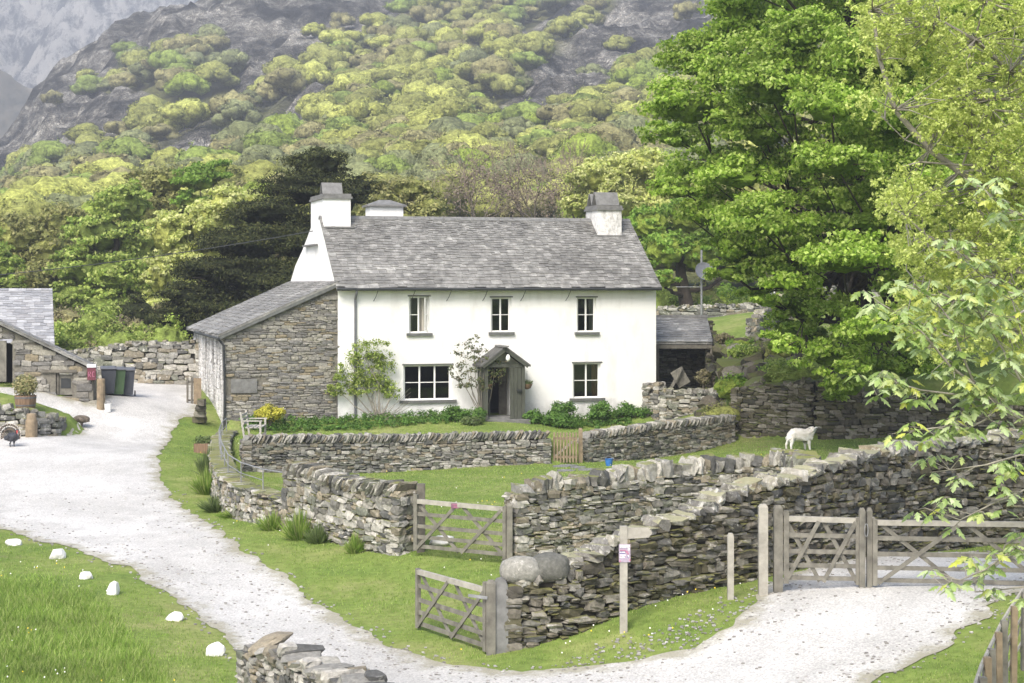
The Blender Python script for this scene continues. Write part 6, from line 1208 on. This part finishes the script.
for s_ in np.arange(-3.6, 11.5, .16):
    for d in (-.35, -.75, -1.15, -1.5):
        if 4.9 < s_ < 7.0 and d > -2: continue
        q = F3(s_+rs.normal(0, .1), d+rs.normal(0, .12), 0); g_ = hz(q[0], q[1]); hh = .2+.16*vnoise(np.array([s_*1.7]), np.array([d]), 3, 2)[0]+(.1 if d > -1 else 0); leaf_cloud(m, [(q[0], q[1], g_+hh*.55)], [(.2, .2, hh*.6)], 42, .085, rs, .1, .5)
tag(m.build('bed_foliage', M['lf_bush']), 'mixed leafy ground cover filling the garden bed along the house front', 'plants', kind='stuff')
# weeds and tufts at the foot of the trackside wall
def tuft(label, px, D, hpx, wpx, mat, seed, group='clumps along the trackside wall', name='grass_clump'):
    x, y = XY(px, D); z = hz(x, y); rs = RS(seed); h = hpx*D/F; w_ = wpx*D/F; n_ = 420; m = MB(); a = rs.uniform(0, 6.28, n_); r_ = np.sqrt(rs.rand(n_))*w_*.32; b0 = np.stack([x+r_*np.cos(a), y+r_*np.sin(a), np.full(n_, z-.03)], 1); hh = h*rs.uniform(.5, 1.05, n_)
    lean = (r_/(w_*.32+1e-6))**1.5*w_*rs.uniform(.2, .75, n_); hh = hh*(1-.45*(r_/(w_*.32+1e-6))**2)*rs.uniform(.6, 1.15, n_); tip = b0+np.stack([np.cos(a)*lean+rs.normal(0, .03, n_), np.sin(a)*lean+rs.normal(0, .03, n_), hh], 1); sd_ = np.stack([-np.sin(a), np.cos(a), 0*a], 1)*.016; mid = (b0+tip)/2+[0, 0, .03]
    v = np.stack([b0-sd_, b0+sd_, mid+sd_*.8, tip, mid-sd_*.8], 1).reshape(-1, 3); m.add(v, (np.arange(n_)*5)[:, None]+np.arange(5)); return tag(m.build(name, M[mat]), label, 'plant', group)
M['blade'] = leafmat('grass_blade', [(.13, .23, .034), (.20, .32, .05), (.28, .38, .085), (.38, .42, .17)], .35, .7, .7, .2, .25)
for i, (px, D, h_, w_, mt_, lb_) in enumerate([(209, 53, 34, 20, 'herb', 'bluish flowering weeds against the wall curve below the trough'), (207, 49.3, 32, 22, 'blade', 'leafy tuft at the tightest bend of the trackside wall'), (218, 46, 22, 26, 'herb', 'pale-leaved weeds at the foot of the bend'), (273, 41.6, 22, 22, 'blade', 'smaller round tuft left of the tallest clump at the wall foot'), (299, 40.2, 36, 26, 'blade', 'tallest bright clump at the foot of the stepped wall'), (318, 39.6, 24, 20, 'herb', 'grey-leaved weeds right of the tallest clump'), (354, 38.3, 24, 14, 'blade', 'slim tuft at the wall foot toward the far gate'), (235, 44.5, 12, 24, 'blade', 'low grass tuft between the bend and the round tuft')]):
    tuft(lb_, px, D, h_, w_, mt_, 180+i)
rs = RS(210)
for i in range(22):
    px = 50+i*7.2+rs.uniform(-3, 3); D = rs.uniform(82, 97); x, y = XY(px, D); z = hz(x, y); hh = rs.uniform(.5, 1.1); m = MB(); cc, rr = clumps((x, y, z+hh*.6), (rs.uniform(.8, 1.7), .9, hh), 12, rs, (.3, .5), .8, -.4); blob(m, (x, y, z+hh*.4), (1.0, .7, hh*.8), i, 3, m=1); leaf_cloud(m, cc, rr, 60, .16, rs, .2, .2)
    tag(m.build('scrub_bush', [M[['lf_yew', 'lf_green', 'lf_brown'][i % 3 if i % 5 else 1]], M[['lf_yew', 'lf_green', 'lf_brown'][i % 3 if i % 5 else 1]+'_c']]), ['dark', 'green', 'brownish'][i % 3 if i % 5 else 1]+' low scrub under the trees beyond the big yard wall', 'bush', 'scrub beyond the big yard wall')
# bush and ferns on the bank, ivy on tall walls
for i, (px, py, D, rx, ry, lb_) in enumerate([(703, 378, 69.5, 9, 9, 'brownish bush between the shed and the yard wall'), (745, 352, 68, 18, 10, 'rough green growth on the face of the bank'), (775, 368, 66, 22, 9, 'brambles spilling over the top of the tall mossy wall'), (725, 340, 72, 10, 8, 'small bush on the crest of the bank above the shed')]):
    c = P(px, py, D); s_ = D/F; shrub(lb_, c, (rx*s_, rx*s_*.7, ry*s_), 700, .1, 'lf_brown' if i in (0, 3) else 'lf_green', 190+i, 'bank_bush', 'bush', 'bushes on the bank')
rs = RS(211)
for i in range(16):
    px = 652+i*11+rs.uniform(-4, 4); D = rs.uniform(95.5, 104); x, y = XY(px, D); z = hz(x, y); hh = rs.uniform(.7, 1.5); m = MB(); cc, rr = clumps((x, y, z+hh*.6), (rs.uniform(1, 1.8), 1, hh), 12, rs, (.3, .5), .8, -.4); blob(m, (x, y, z+hh*.4), (1.1, .7, hh*.8), i, 3, m=1); leaf_cloud(m, cc, rr, 60, .17, rs, .2, .2)
    k_ = ('lf_vivid', 'lf_green', 'lf_olive')[i % 3]; tag(m.build('thicket_bush', [M[k_], M[k_+'_c']]), ['vivid green', 'mid-green', 'olive'][i % 3]+' bush in the thicket beyond the distant low wall right of the house', 'bush', 'thicket beyond the distant low wall')
rs = RS(196)
for i in range(26):
    px = rs.uniform(712, 900); D = rs.uniform(64.3, 72) if px < 800 else rs.uniform(63.8, 68); x, y = XY(px, D); z = hz(x, y); r0 = rs.uniform(.3, .8); m = MB(); cc, rr = clumps((x, y, z+r0*.3), (r0, r0*.7, r0*.55), 9, rs, (.35, .6), .8, -.3); blob(m, (x, y, z+r0*.2), (r0*.9, r0*.6, r0*.5), i, 3, m=1); leaf_cloud(m, cc, rr, 55, .11, rs, .2, .3)
    tag(m.build('bank_fern', [M[['lf_vivid', 'lf_green', 'lf_olive'][i % 3]], M[['lf_vivid', 'lf_green', 'lf_olive'][i % 3]+'_c']]), ['deep green', 'light green', 'olive'][i % 3]+' fern clump growing on the rocky bank', 'fern', 'ferns on the rocky bank')
rs = RS(195); Cc = []; Hs = []; Rm = []
for i in range(150):
    px = rs.uniform(700, 800); t_ = (px-700)/100; D = rs.uniform(64.5, 72); p = XY(px, D); g_ = hz(*p)
    s_ = rs.uniform(.12, .5); Cc.append((p[0], p[1], g_+s_*.1)); Hs.append((s_, s_*.8, s_*.5)); Rm.append(np.array(Euler(rs.uniform(-.5, .5, 3)).to_matrix()))
m = MB(); add_stones(m, Cc, Hs, Rm, rs, .2); tag(m.build('rubble', M['stone_dark']), 'tumbled mossy rubble on the face of the bank', 'rubble', kind='stuff')

# ------------------------------------------------------------ woods on the fell
rs = RS(300)
def crown_mesh(name, mat, seed, leaf, k, nl, h=7.5, w_=4.6):
    r_ = RS(seed); m = MB(); lob = [((0, 0, h*.62), (w_*.62, w_*.62, h*.30))]+[((w_*.55*math.cos(a)*r_.uniform(.8, 1.1), w_*.55*math.sin(a)*r_.uniform(.8, 1.1), h*r_.uniform(.35, .66)), (w_*r_.uniform(.34, .46),)*2+(h*.2,)) for a in np.arange(0, 6.28, 1.05 if leaf < .4 else 1.25)+r_.uniform(0, 1)]
    for i_, (c, r) in enumerate(lob):
        blob(m, c, np.array(r)*.86, seed*7+i_, 3 if leaf < .4 else 2, .3); cc, rr = clumps(c, r, k, r_, (.2, .34), .75, -.2); nn_ = (cc-np.array([0, 0, h*.3]))/np.array([w_, w_, h*.7]); nn_ /= np.linalg.norm(nn_, axis=1)[:, None]; leaf_cloud(m, cc, rr, nl, leaf, r_, .4, .2, .75, nrm=nn_*1.1, nz=.6)
    return m
KIND = {'lf_olive': 'olive', 'lf_bright': 'yellow-green', 'lf_green': 'mid-green', 'lf_brown': 'brown budding', 'lf_grey': 'grey-green', 'lf_vivid': 'vivid green'}
mats_ = list(KIND); wts = np.array([.34, .22, .17, .13, .11, .03])
protos = {}
for mi, mt_ in enumerate(mats_):
    for band, (leaf, k, nl) in enumerate([(.25, 26, 30), (.42, 13, 13)]):
        for vv in range(2):
            bm_ = crown_mesh('crown', mt_, 400+mi*10+vv, leaf, k, nl); tm = MB(); tm.tube([(0, 0, -1), (.1, .05, 2.2), (0, 0, 4.5)], [.22, .17, .08], 6); protos[(mt_, band, vv)] = (bm_, tm)
# jittered spots over the visible fell
spots = []; yy = 121.0
while yy < 640:
    sp_ = 5.6+(yy-120)*.0062; xx = -yy*.345
    while xx < yy*.345:
        x_ = xx+rs.uniform(-.42, .42)*sp_; y_ = yy+rs.uniform(-.42, .42)*sp_; spots.append((x_, y_)); xx += sp_
    yy += sp_*1.05
spots = np.array(spots); zz = H(spots[:, 0], spots[:, 1]); rk = rockmask_xy(spots[:, 0], spots[:, 1], 6); pxs = 512+F*spots[:, 0]/spots[:, 1]; pys = HY-(zz-CZ)/spots[:, 1]*F
keep = (rk < .22) | (rs.rand(len(rk)) < .03)
keep &= (pys > -45) & (pxs > -110) & (pxs < 1130) & ~((pxs > 740) & (rs.rand(len(pxs)) < .45))
gap = vnoise(spots[:, 0]/14, spots[:, 1]/14, 61, 3) < -.42; keep &= ~gap
keep &= ~((spots[:, 1] > 330) & (spots[:, 1] < 700) & (pxs < 60) & (pys > 250))
# hidden behind a nearer crown or the house?
keep &= ~((pxs > 345) & (pxs < 650) & (pys > 250))
spots = spots[keep]; zz = zz[keep]; pxs = pxs[keep]; pys = pys[keep]; order = np.argsort(spots[:, 1]+1000*((pxs < -12) | (pxs > 1036))); nI = 285
tone = vnoise(spots[:, 0]/40, spots[:, 1]/40, 66, 3)
made = {}; far = {mt_: MB() for mt_ in mats_}
for n_i, i in enumerate(order):
    wv = wts*np.exp(np.array([0, .9, .3, -.9, -.6, .4])*tone[i]*1.6); 
    if pxs[i] < 240 and pys[i] < 215: wv = wv*np.array([1, .25, 1, 1.5, 2.5, .3])
    mt_ = mats_[rs.choice(6, p=wv/wv.sum())]; vv = rs.randint(2); sc_ = rs.uniform(.68, 1.25)*(1+.0005*(spots[i, 1]-120)); rz = rs.uniform(0, 6.28); loc = (spots[i, 0], spots[i, 1], zz[i]-.3)
    if n_i < nI:
        key = (mt_, 0, vv)
        if key not in made:
            t = thing('hillside_tree', KIND[mt_]+' broadleaf tree in the wood on the lower hillside', 'tree', (0, 0, 0), KIND[mt_]+' trees on the lower hillside'); protos[key][0].build('crown', M[mt_+'_c'], t, True); protos[key][1].build('trunk', M['bark'], t); made[key] = t; t.location = [float(q) for q in loc]; t.scale = (sc_,)*3
        else: dup(made[key], loc, rz, None, (sc_*rs.uniform(.85, 1.15), sc_, sc_*rs.uniform(.8, 1.1)))
    else:
        pm_ = protos[(mt_, 1, vv)][0]; v = np.concatenate(pm_.v); c_, s_ = math.cos(rz), math.sin(rz); v = (v*sc_*np.array([1, 1, rs.uniform(.75, 1.1)]))@np.array([[c_, s_, 0], [-s_, c_, 0], [0, 0, 1]])+np.array(loc)
        fT = [q for q in pm_.f if q.shape[1] == 3]; fQ = [q for q in pm_.f if q.shape[1] == 4]; far[mt_].v.append(v); far[mt_].f += [q+far[mt_].n for q in fT+fQ]; far[mt_].n += len(v)
allm = MB()
for j, mt_ in enumerate(mats_):
    if far[mt_].v: fm = far[mt_]; allm.v += fm.v; allm.f += [q+allm.n for q in fm.f]; allm.m += [np.full(len(q), j) for q in fm.f]; allm.n += fm.n
tag(allm.build('distant_woodland', [M[q+'_c'] for q in mats_], None, True), 'mixed spring woodland covering the upper slopes of the fell', 'woodland', kind='stuff')
# trees on the ledge of the crag
print('WOODS', len(order))

# ------------------------------------------------------------ grass
rs = RS(500)
def blades(name, pts, h, wd, mat, rs, lean=.5):
    k = len(pts); a = rs.uniform(0, 6.28, k); hh = h*rs.uniform(.5, 1.2, k); dirn = np.stack([np.cos(a), np.sin(a), 0*a], 1); sd_ = np.stack([-np.sin(a+rs.normal(0, .8, k)), np.cos(a), 0*a], 1)*(wd*rs.uniform(.6, 1.2, k))[:, None]
    tip = pts+dirn*(hh*lean*rs.uniform(.2, 1.2, k))[:, None]+np.stack([0*a, 0*a, hh], 1); v = np.stack([pts-sd_, pts+sd_, tip], 1).reshape(-1, 3); m = MB(); m.add(v, np.arange(3*k).reshape(-1, 3)); return m.build(name, M[mat])
def in_view(n, y0, y1, pw=1.6):
    u = rs.uniform(-.302, .302, n); t = rs.rand(n); y = (y0**(2-pw)+t*(y1**(2-pw)-y0**(2-pw)))**(1/(2-pw)); return u*y, y
x, y = in_view(330000, 22, 76, 1.75); sd0 = road_sdf(x, y); ok = (sd0 > -.05) | ((sd0 > -.4) & (rs.rand(len(x)) < .10)); x, y, sd0 = x[ok], y[ok], sd0[ok]
hp = poly_sdf(np.stack([x, y], 1), np.array([HO-HA*LW, HO+HA*HL, HO+HA*HL+HN*12, HO-HA*LW+HN*12])); ok = hp > 0; x, y, sd0 = x[ok], y[ok], sd0[ok]; bare_ = vnoise(x/1.1+5, y/1.3, 95, 3)-.9*smooth(0, 1.6, sd0)*1.0; ok = (bare_ < .12) | (rs.rand(len(x)) < .2); x, y, sd0 = x[ok], y[ok], sd0[ok]
z = H(x, y); lng = vnoise(x/1.5, y/1.5, 90, 3); hgt = (.045+.03*np.clip(lng, 0, 1))*np.clip(.5+sd0*.8, .4, 1.0)
blades('grass', np.stack([x, y, z-.01], 1), hgt, .004+.00017*y, 'blade', rs); tag(bpy.data.objects['grass'], 'short green grass of the verges, field and garden', 'grass', kind='stuff')
# long rank grass on the left foreground
px = rs.uniform(-40, 175, 34000); py = rs.uniform(575, 720, 34000); tl = np.array([(-60, 600), (40, 585), (95, 600), (150, 650), (185, 700), (190, 760), (-60, 760)]); ok = (poly_sdf(np.stack([px, py], 1), tl)+14*vnoise(px/30, py/18, 12, 3)) < 0
px, py = px[ok], py[ok]; D_ = 6.05*F/(py-HY); x = (px-512)/F*D_; y = D_+rs.normal(0, .2, len(px)); z = H(x, y)
blades('long_grass', np.stack([x, y, z-.02], 1), .16+.08*vnoise(x/.7, y/.7, 13, 3), .0085, 'blade', rs, .9); tag(bpy.data.objects['long_grass'], 'long rank grass in the lower left foreground', 'grass', kind='stuff')
# daisies and buttercups
M['petal_w'] = plain('white_petal', (.75, .75, .7), .7, .05, 9, .1); M['petal_y'] = plain('yellow_petal', (.75, .55, .03), .7, .05, 9, .1)
m = MB(); x, y = in_view(1500, 24, 58, 1.7); sd0 = road_sdf(x, y); ok = (sd0 > .4) & (vnoise(x/3, y/3, 91, 2) > .1); x, y = x[ok], y[ok]; z = H(x, y); r_ = .014; k = len(x); v = np.stack([np.stack([x+r_*math.cos(a), y+r_*math.sin(a), z+.07+r_*.8*(math.sin(a))], 1) for a in (0, 1.57, 3.14, 4.71)], 1).reshape(-1, 3); f = np.arange(4*k).reshape(-1, 4); m.add(v[:4*(k*2//3)], f[:k*2//3], 0); m.add(v[4*(k*2//3):], f[:k-k*2//3], 1); tag(m.build('daisies', [M['petal_w'], M['petal_y']]), 'scattered daisies and buttercups in the grass', 'flowers', kind='stuff')
# loose gravel and pebbles
x, y = in_view(11000, 22, 50, 1.8); sd0 = road_sdf(x, y); ok = (sd0 < .25) & (sd0 > -1.0) | ((sd0 < 0) & (rs.rand(len(x)) < .2)); x, y = x[ok], y[ok]; px_ = rs.uniform(555, 765, 2600); py_ = rs.uniform(588, 668, 2600); bl = np.array([(560, 668), (600, 640), (640, 632), (690, 612), (735, 596), (765, 590), (750, 612), (700, 645), (640, 662)]); ok = (poly_sdf(np.stack([px_, py_], 1), bl)+12*vnoise(px_/16, py_/9, 19, 3)) < -3; pp = [G(a_, b_) for a_, b_ in zip(px_[ok][:230], py_[ok][:230])]; x = np.append(x, [q[0] for q in pp]); y = np.append(y, [q[1] for q in pp])
z = H(x, y); m = MB(); k = len(x); s_ = rs.uniform(.008, .03, k)**1.0; add_stones(m, np.stack([x, y, z+.016], 1), np.stack([s_, s_*.8, s_*.5], 1), np.repeat(np.eye(3)[None], k, 0), rs, .25)
M['pebble'] = stone_mat('loose_pebble', [(.36, .35, .33), (.28, .27, .25), (.42, .41, .39), (.22, .21, .19)], .3, 0); tag(m.build('loose_gravel', M['pebble']), 'loose pale pebbles along the edges of the track', 'gravel', kind='stuff')

# ------------------------------------------------------------ air
n = NT('valley_haze'); pv = n.n('ShaderNodeVolumePrincipled'); pv.inputs['Color'].default_value = (.87, .91, .97, 1); pv.inputs['Density'].default_value = .00065; pv.inputs['Anisotropy'].default_value = .2; n.l(pv.outputs[0], n.out.inputs['Volume'])
m = MB(); top_ = 340.0; m.box((0, 1150, (top_-12)/2), (4200, 3300, top_+12)); tag(m.build('haze', n.mat), 'thin blue-white haze filling the valley', 'haze', kind='stuff')
for o in bpy.data.objects:
    if '_loc' in o: del o['_loc']
